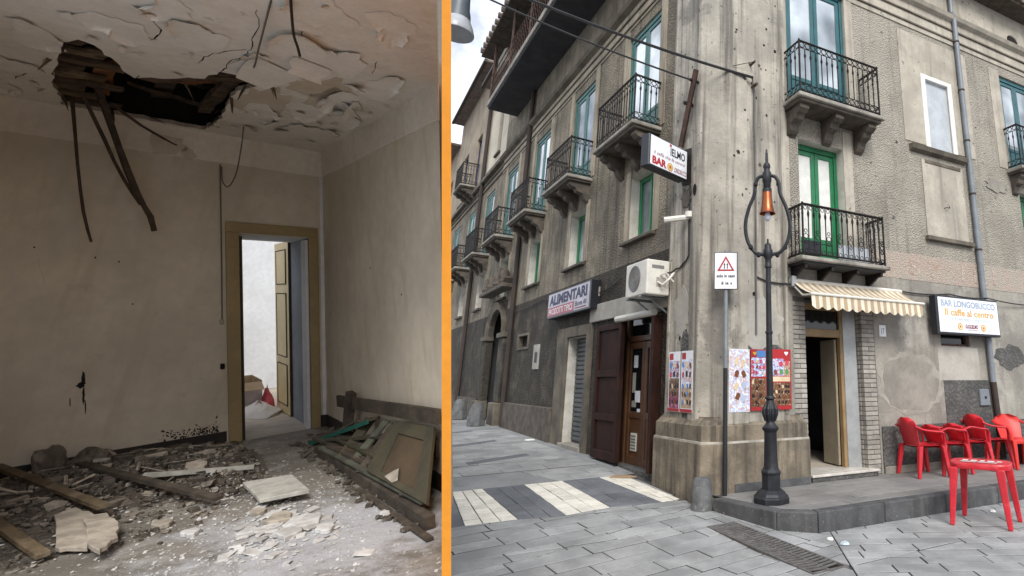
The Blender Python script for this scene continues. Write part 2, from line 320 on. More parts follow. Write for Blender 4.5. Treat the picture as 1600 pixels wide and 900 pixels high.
def text(s, parent, org, xd, yd, w, h, mat, name='lettering', bold=0.0, extr=.0015, shear=0, split=True):
    cu = bpy.data.curves.new(name, 'FONT'); cu.body = s; cu.size = 1; cu.extrude = 0; cu.offset = bold; cu.shear = shear
    cu.resolution_u = 3
    o = bpy.data.objects.new(name, cu); COL.objects.link(o); cu.materials.append(M[mat])
    bpy.context.view_layer.update()
    bb = [V(c) for c in o.bound_box]; x0 = min(c.x for c in bb); x1 = max(c.x for c in bb); y0 = min(c.y for c in bb); y1 = max(c.y for c in bb)
    xd = V(xd).normalized(); yd = V(yd).normalized(); zd = xd.cross(yd)
    sx = w/max(x1-x0, 1e-4); sy = h/max(y1-y0, 1e-4)
    dg = bpy.context.evaluated_depsgraph_get(); me = bpy.data.meshes.new_from_object(o.evaluated_get(dg))
    off = world_of(parent)
    for v in me.vertices:
        v.co = V(org) + xd*((v.co.x-x0)*sx) + yd*((v.co.y-y0)*sy) + zd*extr - off
    mo = bpy.data.objects.new(name, me); COL.objects.link(mo); mo.parent = parent
    if not me.materials: me.materials.append(M[mat])
    bpy.data.objects.remove(o)
    if split:
        bm = bmesh.new(); bm.from_mesh(me); seen = set(); groups = []
        for v in bm.verts:
            if v in seen: continue
            st = [v]; isl = []
            while st:
                q = st.pop()
                if q in seen: continue
                seen.add(q); isl.append(q); st += [e.other_vert(q) for e in q.link_edges]
            groups.append(isl)
        for isl in groups:
            ix = {v: i for i, v in enumerate(isl)}; fs_ = {f for v in isl for f in v.link_faces}
            m2 = bpy.data.meshes.new('letter'); m2.from_pydata([tuple(v.co) for v in isl], [], [[ix[v] for v in f.verts] for f in fs_]); m2.materials.append(M[mat])
            lo = bpy.data.objects.new('letter', m2); COL.objects.link(lo); lo.parent = parent
        bm.free(); bpy.data.objects.remove(mo); return None
    return mo
def disc(parent, c, xd, yd, r, mat, name='emblem', lift=.002, ry=None):
    b = MB(); xd = V(xd).normalized(); yd = V(yd).normalized(); z = xd.cross(yd)*lift; ry = ry or r
    b.face([b.raw(V(c)+xd*r*math.cos(k*math.pi/10)+yd*ry*math.sin(k*math.pi/10)+z) for k in range(20)])
    return b.build(name, mat, parent)
def rect(parent, c0, xd, yd, w, h, mat, name, lift=.001):
    b = MB(); xd = V(xd).normalized(); yd = V(yd).normalized(); z = xd.cross(yd)*lift; c0 = V(c0)
    b.face([b.raw(q+z) for q in (c0, c0+xd*w, c0+xd*w+yd*h, c0+yd*h)]); return b.build(name, mat, parent)
def heart(parent, c, xd, yd, r, mat, lift=.002):
    b = MB(); xd = V(xd).normalized(); yd = V(yd).normalized(); z = xd.cross(yd)*lift; pts = []
    for k in range(24):
        t = 2*math.pi*k/24; pts.append((math.sin(t)**3, (13*math.cos(t)-5*math.cos(2*t)-2*math.cos(3*t)-math.cos(4*t))/16))
    b.face([b.raw(V(c)+xd*x*r+yd*y*r+z) for x, y in pts]); return b.build('emblem', mat, parent)

# ------------------------------------------------------------------ ground, street paving, crossing, pavement
ug = MB()
for (x0, x1, y0, y1, n, m) in [(-60, 60, -60, 70, 60, 65)]:
    ids = {}
    for i in range(n+1):
        for j in range(m+1):
            x = x0+(x1-x0)*i/n; y = y0+(y1-y0)*j/m; ids[i, j] = ug.raw((x, y, ground_z(x, y)-.03))
    for i in range(n):
        for j in range(m): ug.face([ids[i,j], ids[i+1,j], ids[i+1,j+1], ids[i,j+1]])
far = [(-1500,-1500),(1500,-1500),(1500,1500),(-1500,1500)]; nearq = [(-60,-60),(60,-60),(60,70),(-60,70)]
for k in range(4):
    a, b = far[k], far[(k+1) % 4]; c, d = nearq[(k+1) % 4], nearq[k]
    ug.face([ug.raw((*a, -.03)), ug.raw((*b, -.03)), ug.raw((*c, ground_z(*c)-.03)), ug.raw((*d, ground_z(*d)-.03))])
ground = tag(ug.build('ground', 'street_far'), kind='structure')
jb = MB()
for i in range(18):
    for j in range(10):
        q = [(-4.4+i*.5,4.3+j*.5),(-3.9+i*.5,4.3+j*.5),(-3.9+i*.5,4.8+j*.5),(-4.4+i*.5,4.8+j*.5)]; jb.face([jb.raw((x,y,ground_z(x,y)-.022)) for x, y in q])
jb.build('joint_bed', 'grout', ground)
def clip(poly, zone):
    out = poly
    for k in range(len(zone)):
        a = zone[k]; b = zone[(k+1) % len(zone)]; src = out; out = []
        side = lambda p: (b[0]-a[0])*(p[1]-a[1]) - (b[1]-a[1])*(p[0]-a[0])
        for i in range(len(src)):
            p, q = src[i], src[(i+1) % len(src)]; sp, sq = side(p), side(q)
            if sp >= 0: out.append(p)
            if (sp > 0 > sq) or (sp < 0 < sq):
                t = sp/(sp-sq); out.append((p[0]+(q[0]-p[0])*t, p[1]+(q[1]-p[1])*t))
        if len(out) < 3: return []
    return out
def ccw(z):
    a = sum(z[i][0]*z[(i+1) % len(z)][1]-z[(i+1) % len(z)][0]*z[i][1] for i in range(len(z))); return z if a > 0 else z[::-1]
def area(z): return abs(sum(z[i][0]*z[(i+1) % len(z)][1]-z[(i+1) % len(z)][0]*z[i][1] for i in range(len(z))))/2
def inset(poly, d):
    n = len(poly); out = poly
    for k in range(n):
        a = V((*poly[k], 0)); b = V((*poly[(k+1) % n], 0)); t = b-a
        if t.length < 1e-6: continue
        t.normalize(); nn = V((-t.y, t.x, 0)); a2 = a+nn*d; b2 = b+nn*d
        big = [(a2.x-t.x*99, a2.y-t.y*99), (b2.x+t.x*99, b2.y+t.y*99), (b2.x+t.x*99+nn.x*99, b2.y+t.y*99+nn.y*99), (a2.x-t.x*99+nn.x*99, a2.y-t.y*99+nn.y*99)]
        out = clip(out, big)
        if not out: return []
    return out
def paver(name, poly, mat, parent, gap=.006, h=0.0, zf=ground_z, thick=.035):
    poly = inset(ccw(poly), gap)
    if len(poly) < 3 or area(poly) < .0015: return
    top = inset(poly, .004); b = MB(); cx = sum(p[0] for p in poly)/len(poly); cy = sum(p[1] for p in poly)/len(poly)
    h += random.uniform(-.0025, .0025); tx, ty = random.uniform(-.006, .006), random.uniform(-.006, .006)
    zz = lambda p: zf(*p)+h+(p[0]-cx)*tx+(p[1]-cy)*ty
    if len(top) != len(poly): top = [(cx+(p[0]-cx)*.985, cy+(p[1]-cy)*.985) for p in poly]
    b.cur = 1; n = len(poly); lo_ = [b.pt((*p, zz(p)-thick)) for p in poly]; mi_ = [b.pt((*p, zz(p)-.004)) for p in poly]; b.cur = 0; hi_ = [b.pt((*p, zz(p))) for p in top]
    for k in range(n):
        b.cur = 1; b.face([lo_[k], lo_[(k+1) % n], mi_[(k+1) % n], mi_[k]]); b.cur = 0; b.face([mi_[k], mi_[(k+1) % n], hi_[(k+1) % n], hi_[k]])
    b.face(hi_); return b.build(name, [mat, 'grout'], parent)
def running(name, zone, ang, wid, lens, mat, parent, org=(0,0), gap=.006, h=0, zf=ground_z, thick=.035):
    u = dirv(ang); w = V((u.y, -u.x, 0)); zone = ccw(zone)
    S = [((p[0]-org[0])*u.x+(p[1]-org[1])*u.y, (p[0]-org[0])*w.x+(p[1]-org[1])*w.y) for p in zone]
    s0, s1 = min(a for a, _ in S), max(a for a, _ in S); t0, t1 = min(b for _, b in S), max(b for _, b in S)
    k = math.floor(t0/wid)
    while k*wid < t1:
        s = s0-random.uniform(0, lens[1])
        while s < s1:
            L = random.uniform(*lens); q = [(s, k*wid), (s+L, k*wid), (s+L, (k+1)*wid), (s, (k+1)*wid)]
            P = ccw([(org[0]+u.x*a+w.x*b, org[1]+u.y*a+w.y*b) for a, b in q]); c = clip(P, zone)
            if len(c) >= 3: paver(name, c, mat, parent, gap, h, zf, thick)
            s += L
        k += 1
CD = dirv(142.5); CW_ = dirv(53.5)                               # along and across the crossing's stripes
# the white stripes measured on the ground, grey ones between
W1 = [(-3.57,7.43),(-3.28,7.64),(-2.34,6.42),(-2.78,6.14)]; W2 = [(-2.86,7.95),(-2.44,8.24),(-1.49,7.01),(-1.89,6.62)]; W3 = [(-1.99,8.52),(-1.69,8.74),(-.72,7.47),(-.92,7.3)]
G0 = [(-4.3,6.92),(-3.57,7.43),(-2.78,6.14),(-3.5,5.62)]; G1 = [W1[1], W2[0], W2[3], W1[2]]; G2 = [W2[1], W3[0], W3[3], W2[2]]; G3 = [W3[1], (-1.35,8.98), (-.85,8.3), (-.95,7.78)]
def lerp(a, b, t): return (a[0]+(b[0]-a[0])*t, a[1]+(b[1]-a[1])*t)
def tiled(q, nc, nr, name, mat, gap, jit=0):
    for i in range(nc):
        for j in range(nr):
            f = lambda s, t: lerp(lerp(q[0], q[1], s), lerp(q[3], q[2], s), t)
            paver(name, [f(i/nc, j/nr), f((i+1)/nc, j/nr), f((i+1)/nc, (j+1)/nr), f(i/nc, (j+1)/nr)], mat, ground, gap, .002)
for q in (W1, W2, W3): tiled(q, 3, 8, 'white_tile', 'white_tile', .004)
for q in (G0, G1, G2): tiled(q, 3, 5, 'grey_tile', 'basalt_dark', .003)
# foreground slabs
GR = [(-.33,6.40),(-.02,6.59),(.96,5.26),(.63,5.06)]
def outside(poly, hole):      # cut a convex hole out of a convex polygon
    hole = ccw(hole); rest = poly; res = []
    for k in range(len(hole)):
        a, b = V((*hole[k],0)), V((*hole[(k+1) % len(hole)],0)); t = (b-a).normalized(); nn = V((t.y, -t.x, 0))
        P = lambda p: (p.x, p.y)
        o_ = ccw([P(a-t*99), P(b+t*99), P(b+t*99+nn*99), P(a-t*99+nn*99)]); i_ = ccw([P(a-t*99), P(b+t*99), P(b+t*99-nn*99), P(a-t*99-nn*99)])
        c = clip(rest, o_)
        if len(c) >= 3: res.append(c)
        rest = clip(rest, i_)
        if len(rest) < 3: break
    return res
_pv = paver
def paver_front(name, poly, mat, parent, gap, h, zf, thick):
    for c in outside(ccw(poly), GR):
        pieces = [c]
        for q in (G0, W1, G1, W2, G2, W3, *CUTS):
            nxt = []
            for p in pieces: nxt += outside(ccw(p), q)
            pieces = nxt
        for p in pieces:
            if area(p) > .004: _pv(name, p, mat, parent, gap, h, zf, thick)
CUTS = []
def in_run(zone, ang, wid, lens, org):
    global paver
    keep = paver
    def f(name, poly, mat, parent, gap=.006, h=0, zf=ground_z, thick=.035): paver_front(name, poly, mat, parent, gap, h, zf, thick)
    paver = f
    try: running('paving_slab', zone, ang, wid, lens, 'basalt', ground, org, gap=.006)
    finally: paver = keep
CUTS += [[(-.29,7.0),(.41,6.35),(.85,6.3),(1.0,6.38),(1.0,9),(-.29,9)], [(-4.5,6.8),(-1.69,8.74),(-1.69,12),(-6,12)], [(-.49,7.22),(-.3,7.5),(-1.0,9.2),(-1.69,8.84)]]
in_run([(-3.9,4.4),(.98,4.4),(.98,8.8),(-3.9,8.8)], 48, .235, (.4,.75), (0,0))
CUTS = []
in_run([(.98,4.4),(4.6,4.4),(4.6,8.42),(3.85,8.0),(.98,6.37)], 87, .2, (.4,.75), (0,.03))
# street further up, laid as one finely jointed sheet with dark bands
fs = MB(); L0, L1, n = 8.08, 40, 40
for k in range(n):
    a, b = L0+(L1-L0)*k/n, L0+(L1-L0)*(k+1)/n
    fs.face([fs.raw(FL(a,0,0)+V((0,0,ground_z(*FL(a,0,0).xy)-.012))), fs.raw(FL(a,5.2,0)+V((0,0,ground_z(*FL(a,5.2,0).xy)-.012))), fs.raw(FL(b,5.2,0)+V((0,0,ground_z(*FL(b,5.2,0).xy)-.012))), fs.raw(FL(b,0,0)+V((0,0,ground_z(*FL(b,0,0).xy)-.012)))])
street = tag(fs.build('street', 'street_far'), kind='structure')
def fl_xy(s, o): p = FL(s, o, 0); return (p.x, p.y)
for k in range(9):                                              # light slabs of the street, dark chevron bands between
    s0 = 9.6+k*2.3
    for o0, o1, sgn in ((.9, 2.6, 1), (2.6, 4.4, -1)):
        d0 = 0 if sgn > 0 else .9
        a0 = s0+ (.9 if sgn > 0 else 0); a1 = s0 + (0 if sgn > 0 else .9)
        for m in range(3):
            t0, t1 = m/3, (m+1)/3
            q = [fl_xy(a0+(a1-a0)*t0, o0+(o1-o0)*t0), fl_xy(a0+(a1-a0)*t1, o0+(o1-o0)*t1), fl_xy(a0+(a1-a0)*t1+.3, o0+(o1-o0)*t1), fl_xy(a0+(a1-a0)*t0+.3, o0+(o1-o0)*t0)]
            paver('band_stone', q, 'basalt_dark', street, .003, -.002)
for k in range(7):
    running('street_slab', [fl_xy(9.0+k*.9, .25), fl_xy(9.0+k*.9, 3.2-.1*k), fl_xy(9.88+k*.9, 3.2-.1*k), fl_xy(9.88+k*.9, .25)], -36.5+90, .3, (.5,.8), 'basalt', street, fl_xy(9.0+k*.9, .25), h=-.006)
running('street_slab', [fl_xy(7.5,.28), fl_xy(7.6,1.05), fl_xy(8.95,1.5), fl_xy(8.95,.28)], -36.5+90, .3, (.5,.8), 'basalt', street, fl_xy(9.0, .25), h=-.006)
# raised pavement in front of the bar with kerb stones
KB = [(-.29,7.0),(.41,6.35),(.85,6.3)]
for t in (.95, 1.95, 2.95, 3.95, 4.95): KB.append((.85+dR.x*t, 6.3+dR.y*t))
KB.append((.85+dR.x*9, 6.3+dR.y*9))
sw = MB(); inner = [FR(12.5,.02,0), FR(3.3,.02,0)]
KI = []
for k, p in enumerate(KB):
    a = V((*KB[max(k-1,0)],0)); b = V((*KB[min(k+1,len(KB)-1)],0)); t = (b-a).normalized(); KI.append((p[0]-t.y*.16, p[1]+t.x*.16))
sw.poly([(*p, .192) for p in KI] + [(q.x, q.y, .192) for q in inner])
walk = tag(sw.build('pavement', 'grout'), kind='structure')
for k in range(len(KB)-1):
    a, b, c, d = KB[k], KB[k+1], KI[k+1], KI[k]; bb = MB()
    e = .004; f = lambda p, q, t: (p[0]+(q[0]-p[0])*t, p[1]+(q[1]-p[1])*t)
    L = math.dist(a, b); t0, t1 = e/L, 1-e/L
    A, B, C_, D = f(a,b,t0), f(a,b,t1), f(d,c,t1), f(d,c,t0)
    bb.prism([(*p, -.05) for p in (A,B,C_,D)], [(*p, .2+random.uniform(-.002,.002)) for p in (A,B,C_,D)]); bb.build('kerb_stone', 'kerb', walk, bevel=.014, seg=2)
zone = ccw([p for p in KI[:4]] + [KI[-2]] + [(FR(9.5,.02,0).x, FR(9.5,.02,0).y), (FR(4.7,.02,0).x, FR(4.7,.02,0).y), (FR(3.5,.02,0).x, FR(3.5,.02,0).y)])
flat2 = lambda x, y: .2
running('pavement_slab', zone, 60.2, .36, (.6,1.1), 'walk_top', walk, (FR(4,0,0).x, FR(4,0,0).y), .0035, 0, flat2, .03)

# ------------------------------------------------------------------ the corner building
def wall_sheet(fn, s0, s1, z0, z1, holes, depth_mat=None):
    b = MB(fn); S = sorted({s0, s1, *[min(max(v, s0), s1) for h in holes for v in h[:2]]}); Z = sorted({z0, z1, *[min(max(v, z0), z1) for h in holes for v in h[2:4]]})
    for i in range(len(S)-1):
        for j in range(len(Z)-1):
            cs, cz = (S[i]+S[i+1])/2, (Z[j]+Z[j+1])/2
            if any(h[0] < cs < h[1] and h[2] < cz < h[3] for h in holes): continue
            b.quad((S[i],0,Z[j]), (S[i+1],0,Z[j]), (S[i+1],0,Z[j+1]), (S[i],0,Z[j+1]))
    return b
def reveal(fn, s0, s1, z0, z1, d, mat, parent, name='reveal', bottom=True):
    b = MB(fn)
    b.quad((s0,0,z0),(s0,-d,z0),(s0,-d,z1),(s0,0,z1)); b.quad((s1,0,z0),(s1,-d,z0),(s1,-d,z1),(s1,0,z1)); b.quad((s0,0,z1),(s0,-d,z1),(s1,-d,z1),(s1,0,z1))
    if bottom: b.quad((s0,0,z0),(s0,-d,z0),(s1,-d,z0),(s1,0,z0))
    return b.build(name, mat, parent)
BLD = thing('corner_building', 'weathered roughcast corner building with bar, awning and iron balconies', 'building', FR(3.4,0,0))
# opening lists (s0, s1, z0, z1)
R_bar = (4.66,6.21,.2,2.74); R_low = (4.84,5.75,3.24,5.27); R_up = (4.66,5.93,5.8,8.28); R_small = (7.73,8.47,2.12,2.34); R_grey = (7.9,8.53,5.78,7.2); R_right = (10.3,11.5,5.8,8.02); R_rlow = (10.5,11.3,3.24,5.35)
mid = 3.2
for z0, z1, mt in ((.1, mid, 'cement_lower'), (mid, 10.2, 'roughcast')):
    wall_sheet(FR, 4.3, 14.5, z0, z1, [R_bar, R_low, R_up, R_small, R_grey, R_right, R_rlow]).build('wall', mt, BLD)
reveal(FR, *R_low, .22, 'reveal_white', BLD); reveal(FR, *R_up, .1, 'smooth', BLD); reveal(FR, *R_small, .18, 'cement_ring', BLD); reveal(FR, *R_grey, .04, 'white_wood', BLD); reveal(FR, *R_right, .1, 'smooth', BLD); reveal(FR, *R_rlow, .22, 'reveal_white', BLD)
L_win = [(7.95+3.06*k, 8.83+3.06*k, 3.95, 5.15) for k in range(4)]
L_fd = [(7.88+3.06*k, 9.2+3.06*k, 5.8, 8.22) for k in range(4)]
L_bar = (7.5,9.0,.2,2.7); L_shop = (10.45,11.5,.25,2.4); L_vent = (14.4,15.2,2.37,2.66); L_arch = (16.75,18.75,.3,3.85)
split = 3.55
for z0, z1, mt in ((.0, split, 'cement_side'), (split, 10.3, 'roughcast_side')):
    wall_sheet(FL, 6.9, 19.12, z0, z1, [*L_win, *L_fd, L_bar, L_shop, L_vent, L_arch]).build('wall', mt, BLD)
for q in L_win: reveal(FL, *q, .2, 'reveal_white', BLD)
for q in L_fd: reveal(FL, *q, .09, 'smooth_side', BLD)
reveal(FL, *L_bar, .35, 'wood_brown', BLD); reveal(FL, *L_shop, .22, 'reveal_white', BLD); reveal(FL, *L_vent, .12, 'stone_side', BLD)
# upper storey at the back and roof so that the block is closed
rf = MB(); pl = lambda z, e: [FL(19.1,e,z), FL(6.6,e,z), FR(3.5,e,z), FR(14.5,e,z), FR(14.5,-9,z), FL(19.1,-9,z)]
rb = MB(); rb.loft([[tuple(p) for p in pl(9.9,-.1)], [tuple(p) for p in pl(10.28,-.1)]]); rb.build('roof_slab', 'tile_roof', BLD)
sx_ = (OL+4.3-nL.dot(nR)*(OR+4.3))/nL.dot(dR)
cb_ = MB(); cpl = lambda z: [tuple(p) for p in (FL(19.1,-4.3,z), FR(sx_,-4.3,z), FR(14.5,-4.3,z), FR(14.5,-9,z), FL(19.1,-9,z))]
cb_.loft([cpl(0), cpl(9.9)]); cb_.build('inner_core', 'soffit', BLD)
# corner pier with raised strips, and its stepped stone base
def pier_ring(oL, oR, z, dl, dc, sc_, sr, step=0):
    pts = [FL(dl,-.15,z), FL(dl,oL,z), FL(dc+.2,oL,z), FL(dc+.2,oL+step,z), FL(dc,oL+step,z), FR(sc_,oR+step,z), FR(sc_+.3,oR+step,z), FR(sc_+.3,oR,z), FR(sr,oR,z), FR(sr,-.15,z)]
    return [tuple(p) for p in pts]
sh = MB(); sh.loft([pier_ring(.08,.06,1.0,7.22,6.36,3.56,4.53,.025), pier_ring(.08,.06,10.28,7.22,6.36,3.56,4.6,.025)]); sh.build('corner_pier', 'pier', BLD, bevel=.008)
MB(FR).box(4.46,4.5,.05,.072,1.1,10.2).build('pier_fillet', 'pier', BLD, bevel=.006)
MB(FL).box(7.12,7.17,.07,.092,1.1,10.2).build('pier_fillet', 'pier', BLD, bevel=.006)
crnd = random.Random(91)
for k in range(64):                                               # chipped holes left by old fixings and shot plaster
    fn, sr, ob = crnd.choice([(FR,(3.88,4.44),.06),(FR,(3.88,4.44),.06),(FL,(6.6,7.1),.08),(FR,(3.6,3.84),.085)]); z = crnd.choice([crnd.uniform(2.1,7.6), crnd.gauss(6.6,.6), crnd.gauss(4.6,.5)]); s_ = crnd.uniform(*sr); rr_ = crnd.choice([.008,.01,.014,.02,.03])
    c = MB(fn); c.face([c.pt((s_+rr_*crnd.uniform(.6,1.2)*math.cos(t), ob+.003, z+rr_*crnd.uniform(.7,1.4)*math.sin(t))) for t in [i*.785 for i in range(8)]]); c.build('chipped_hole', crnd.choice(['r_black','corbel_stone','cement_dark']), BLD)
for k in range(26):
    z = crnd.uniform(4,8); s_ = crnd.choice([crnd.uniform(6.3,7.4), crnd.uniform(9.3,9.9)]); rr_ = crnd.choice([.012,.018,.03])
    c = MB(FR); c.face([c.pt((s_+rr_*crnd.uniform(.6,1.2)*math.cos(t), .008, z+rr_*crnd.uniform(.7,1.4)*math.sin(t))) for t in [i*.785 for i in range(8)]]); c.build('chipped_hole', crnd.choice(['corbel_stone','cement_dark','cement_ring']), BLD)
pb = MB(); P_ = lambda i, z: pier_ring(.2-i,.14-i,z,7.3-i*.3,6.07+i,3.46+i*.3,4.8-i*.5)
pb.loft([P_(0,-.05),P_(0,.775)]); pb.build('plinth', 'plinth_stone', BLD, bevel=.012, seg=2)
pb = MB(); pb.loft([P_(.012,.775),P_(.012,.8)]); pb.build('plinth_line', 'plinth_line', BLD)
pb = MB(); pb.loft([P_(.035,.8),P_(.035,.985),P_(.055,1.0),P_(.13,1.075),P_(.13,1.09)]); pb.build('plinth_cap', 'plinth_stone', BLD, bevel=.006)
MB(FR).box(3.62,4.79,.14,.152,.2,.3).build('plinth_patch', 'kerb', BLD, bevel=.004)
# bar front: smooth bands, string courses, pink painted band, cement patches
for s0, s1, z0, z1 in ((4.54,4.655,3.3,8.9),(5.935,6.12,5.75,8.9),(5.755,5.95,3.3,5.6),(7.25,7.9,5.8,8.12),(8.53,9.2,5.8,8.12),(7.9,8.53,7.24,8.12),(9.95,10.29,5.8,8.1)):
    MB(FR).box(s0,s1,-.01,.014,z0,z1).build('plaster_band', 'smooth', BLD, bevel=.003)
MB(FR).box(4.56,14.4,-.01,.02,8.24,8.80).build('frieze', 'smooth', BLD)
for z, o, h in ((8.34,.045,.035),(8.58,.05,.035)): MB(FR).box(4.56,14.4,.0,o,z,z+h).build('string_course', 'stone_side', BLD, bevel=.004)
b = MB(FR); b.prism([(4.56,0,8.78),(4.56,.1,8.83),(4.56,.14,8.9),(4.56,0,8.93)], [(14.4,0,8.78),(14.4,.1,8.83),(14.4,.14,8.9),(14.4,0,8.93)]); b.build('cornice', 'smooth', BLD)
b = MB(FR); b.box(4.56,14.4,-.01,.01,8.93,9.75); b.build('attic_band', 'smooth', BLD)
for s, z in ((10.95,9.05),(7.0,9.1),(14,9.1)):
    b = MB(); 
    b.face([b.raw(FR(s+.2*math.cos(t*math.pi/10), .013, z+.14*math.sin(t*math.pi/10))) for t in range(20)]); b.build('oval_vent', 'r_black', BLD)
    b = MB(); b.tube([FR(s+.22*math.cos(t*math.pi/10), .016, z+.155*math.sin(t*math.pi/10)) for t in range(20)], .022, 5, closed=True); b.build('vent_rim', 'smooth', BLD)
# eave with tile ends
MB(FR).box(4.56,14.4,0,.42,9.68,9.76).build('eave_board', 'r_timber', BLD)
for k in range(26):
    s = 8.6+k*.2; b = MB(); b.tube([FR(s,-.4,9.98), FR(s,.5,9.8)], .085, 8); b.build('roof_tile', 'tile_roof', BLD)
MB(FR).box(8.5,14.4,-.4,.46,9.77,9.82).build('eave_slab', 'tile_roof', BLD)
MB(FR).box(6.25,14.4,-.01,.006,3.2,3.66).build('painted_band', 'pink_band', BLD)
MB(FR).box(6.25,14.4,-.01,.03,.2,.87).build('wall_skirting', 'cement_dark', BLD, bevel=.01)
MB(FR).box(6.25,14.4,.0,.05,.15,.3).build('skirting_foot', 'cement_ring', BLD, bevel=.008)
def blob(fn, cs, cz, rs, rz, o, jag=.1, n=26, seed=0):
    rnd = random.Random(seed); b = MB(fn); pts = []
    for k in range(n):
        t = 2*math.pi*k/n; q = 1+rnd.uniform(-jag, jag); pts.append((cs+rs*q*math.cos(t), cz+rz*q*math.sin(t)))
    b.prism([(s, -.005, z) for s, z in pts], [(s, o, z) for s, z in pts]); return b
blob(FR, 6.95, 1.5, .72, .5, .004, .09, 40, 1).build('cement_patch', 'cement_rim', BLD)
blob(FR, 6.93, 1.5, .62, .43, .007, .09, 40, 2).build('cement_patch', 'cement_ring', BLD)
MB(FR).box(7.71,8.86,0,.009,.86,1.55).build('cement_patch', 'cement_dark', BLD)
MB(FR).box(7.62,8.66,0,.006,1.55,2.1).build('cement_patch', 'cement_pale', BLD)
blob(FR, 9.55, 1.95, .4, .22, .007, .2, 20, 5).build('cement_patch', 'cement_dark', BLD)
blob(FR, 9.75, 5.35, .3, .14, .02, .3, 20, 6).build('broken_plaster', 'cement_ring', BLD)
b = blob(lambda s,o,z: FR(s,o+.06,z), 4.05, 2.3, .38, .36, .006, .16, 26, 8); b.build('plaster_patch', 'cement_pale', BLD)
b = blob(lambda s,o,z: FR(s,o+.06,z), 4.02, 1.95, .42, .14, .004, .2, 26, 9); b.build('plaster_patch', 'cement_dark', BLD)
b = blob(lambda s,o,z: FL(s,o+.08,z), 6.62, 1.6, .22, .62, .005, .15, 26, 10); b.build('plaster_patch', 'cement_dark', BLD)
b = blob(lambda s,o,z: FL(s,o+.08,z), 6.8, 2.5, .2, .35, .005, .2, 26, 12); b.build('plaster_patch', 'cement_pale', BLD)
text('S 7   I R I', BLD, FR(7.1,.008,3.28), dR, (0,0,1), 2.3, .3, 'faded_red', bold=.02, split=True)

def french_door(fn, q, d, mat, name='french_door', glass='pane', solid=.3, leaves=2, arch=False, lowmat=None):
    s0, s1, z0, z1 = q; t = .06; b = MB(fn)
    b.box(s0,s0+t,-d-.05,-d+.02,z0,z1); b.box(s1-t,s1,-d-.05,-d+.02,z0,z1); b.box(s0+t,s1-t,-d-.05,-d+.02,z1-t*1.5,z1)
    o = b.build(name, mat, BLD_CUR, bevel=.006)
    w = (s1-s0-2*t)/leaves
    for k in range(leaves):
        a = s0+t+k*w+.004; e = a+w-.008; zt = z1-t*1.5-.006; zs = z0+(z1-z0)*solid; f = .075
        c = MB(fn); c.box(a,a+f,-d-.04,-d,z0,zt); c.box(e-f,e,-d-.04,-d,z0,zt); c.box(a+f,e-f,-d-.04,-d,zt-f,zt); c.box(a+f,e-f,-d-.04,-d,zs,zs+f); c.box(a+f,e-f,-d-.04,-d,z0,z0+f*1.3)
        leaf = c.build('leaf', mat, o, bevel=.005)
        p = MB(fn); p.box(a+f,e-f,-d-.03,-d-.02,zs+f,zt-f); p.build('pane', glass, o)
        p = MB(fn); p.box(a+f,e-f,-d-.035,-d-.012,z0+f*1.3,zs); p.build('panel', lowmat or mat, o)
    return o
BLD_CUR = BLD
def rail_set(fn, s0, s1, z, out, h, style, parent, step=.105):
    b = MB(); fnw = lambda s, o, zz: fn(s, o, zz)
    path = [(s0,0.0),(s0,out),(s1,out),(s1,0.0)]
    def along(i, t): return (path[i][0]+(path[i+1][0]-path[i][0])*t, path[i][1]+(path[i+1][1]-path[i][1])*t)
    for zz, r in ((z+h, .021), (z+.05, .014)) + (((z+h-.12, .008),) if style != 'bars' else ()) + (((z+.17,.008),) if style == 'fancy' else ()):
        b.tube([fnw(p[0], p[1], zz) for p in path], r, 4)
    for i in range(3):
        Lg = math.dist(path[i], path[i+1]); n = max(2, round(Lg/step)); u = (fn(*path[i+1],0)-fn(*path[i],0)).normalized()
        for k in range(n+(1 if i == 2 else 0)):
            s, o = along(i, k/n); top = z+h if style == 'bars' else z+h-.12; bot = z+.05 if style != 'fancy' else z+.17
            b.tube([fnw(s,o,bot), fnw(s,o,bot+(top-bot)*.72), fnw(s,o,bot+(top-bot)*.8), fnw(s,o,bot+(top-bot)*.88), fnw(s,o,top)], [.009,.0095,.02,.0095,.009], 4, cap=False)
            if k < n:
                s2, o2 = along(i, (k+.5)/n); c = fnw(s2,o2,0); r = min(.05, Lg/n*.46)
                if style != 'bars': b.ring(V((c.x,c.y,z+h-.06)), u, (0,0,1), r*.95, .0085, 8)
                if style == 'fancy': b.ring(V((c.x,c.y,z+.11)), u, (0,0,1), r*.95, .0085, 8)
                if style == 'bars':
                    b.ring(V((c.x,c.y,z+.085)), u, (0,0,1), r*.6, .006, 8)
                    b.ring(V((c.x,c.y,z+h-.05)), u, (0,0,1), r*.62, .006, 8)
                    if k % 2 == 0:
                        b.ring(V((c.x,c.y,z+.3)), u, (0,0,1), r*.8, .006, 8); b.ring(V((c.x,c.y,z+.38)), u, (0,0,1), r*.55, .006, 8); b.ring(V((c.x,c.y,z+.22)), u, (0,0,1), r*.55, .006, 8)
    for p in (path[1], path[2]): b.tube([fnw(*p, z-.01), fnw(*p, z+h+.03)], .016, 4)
    return b.build('railing', 'iron', parent)
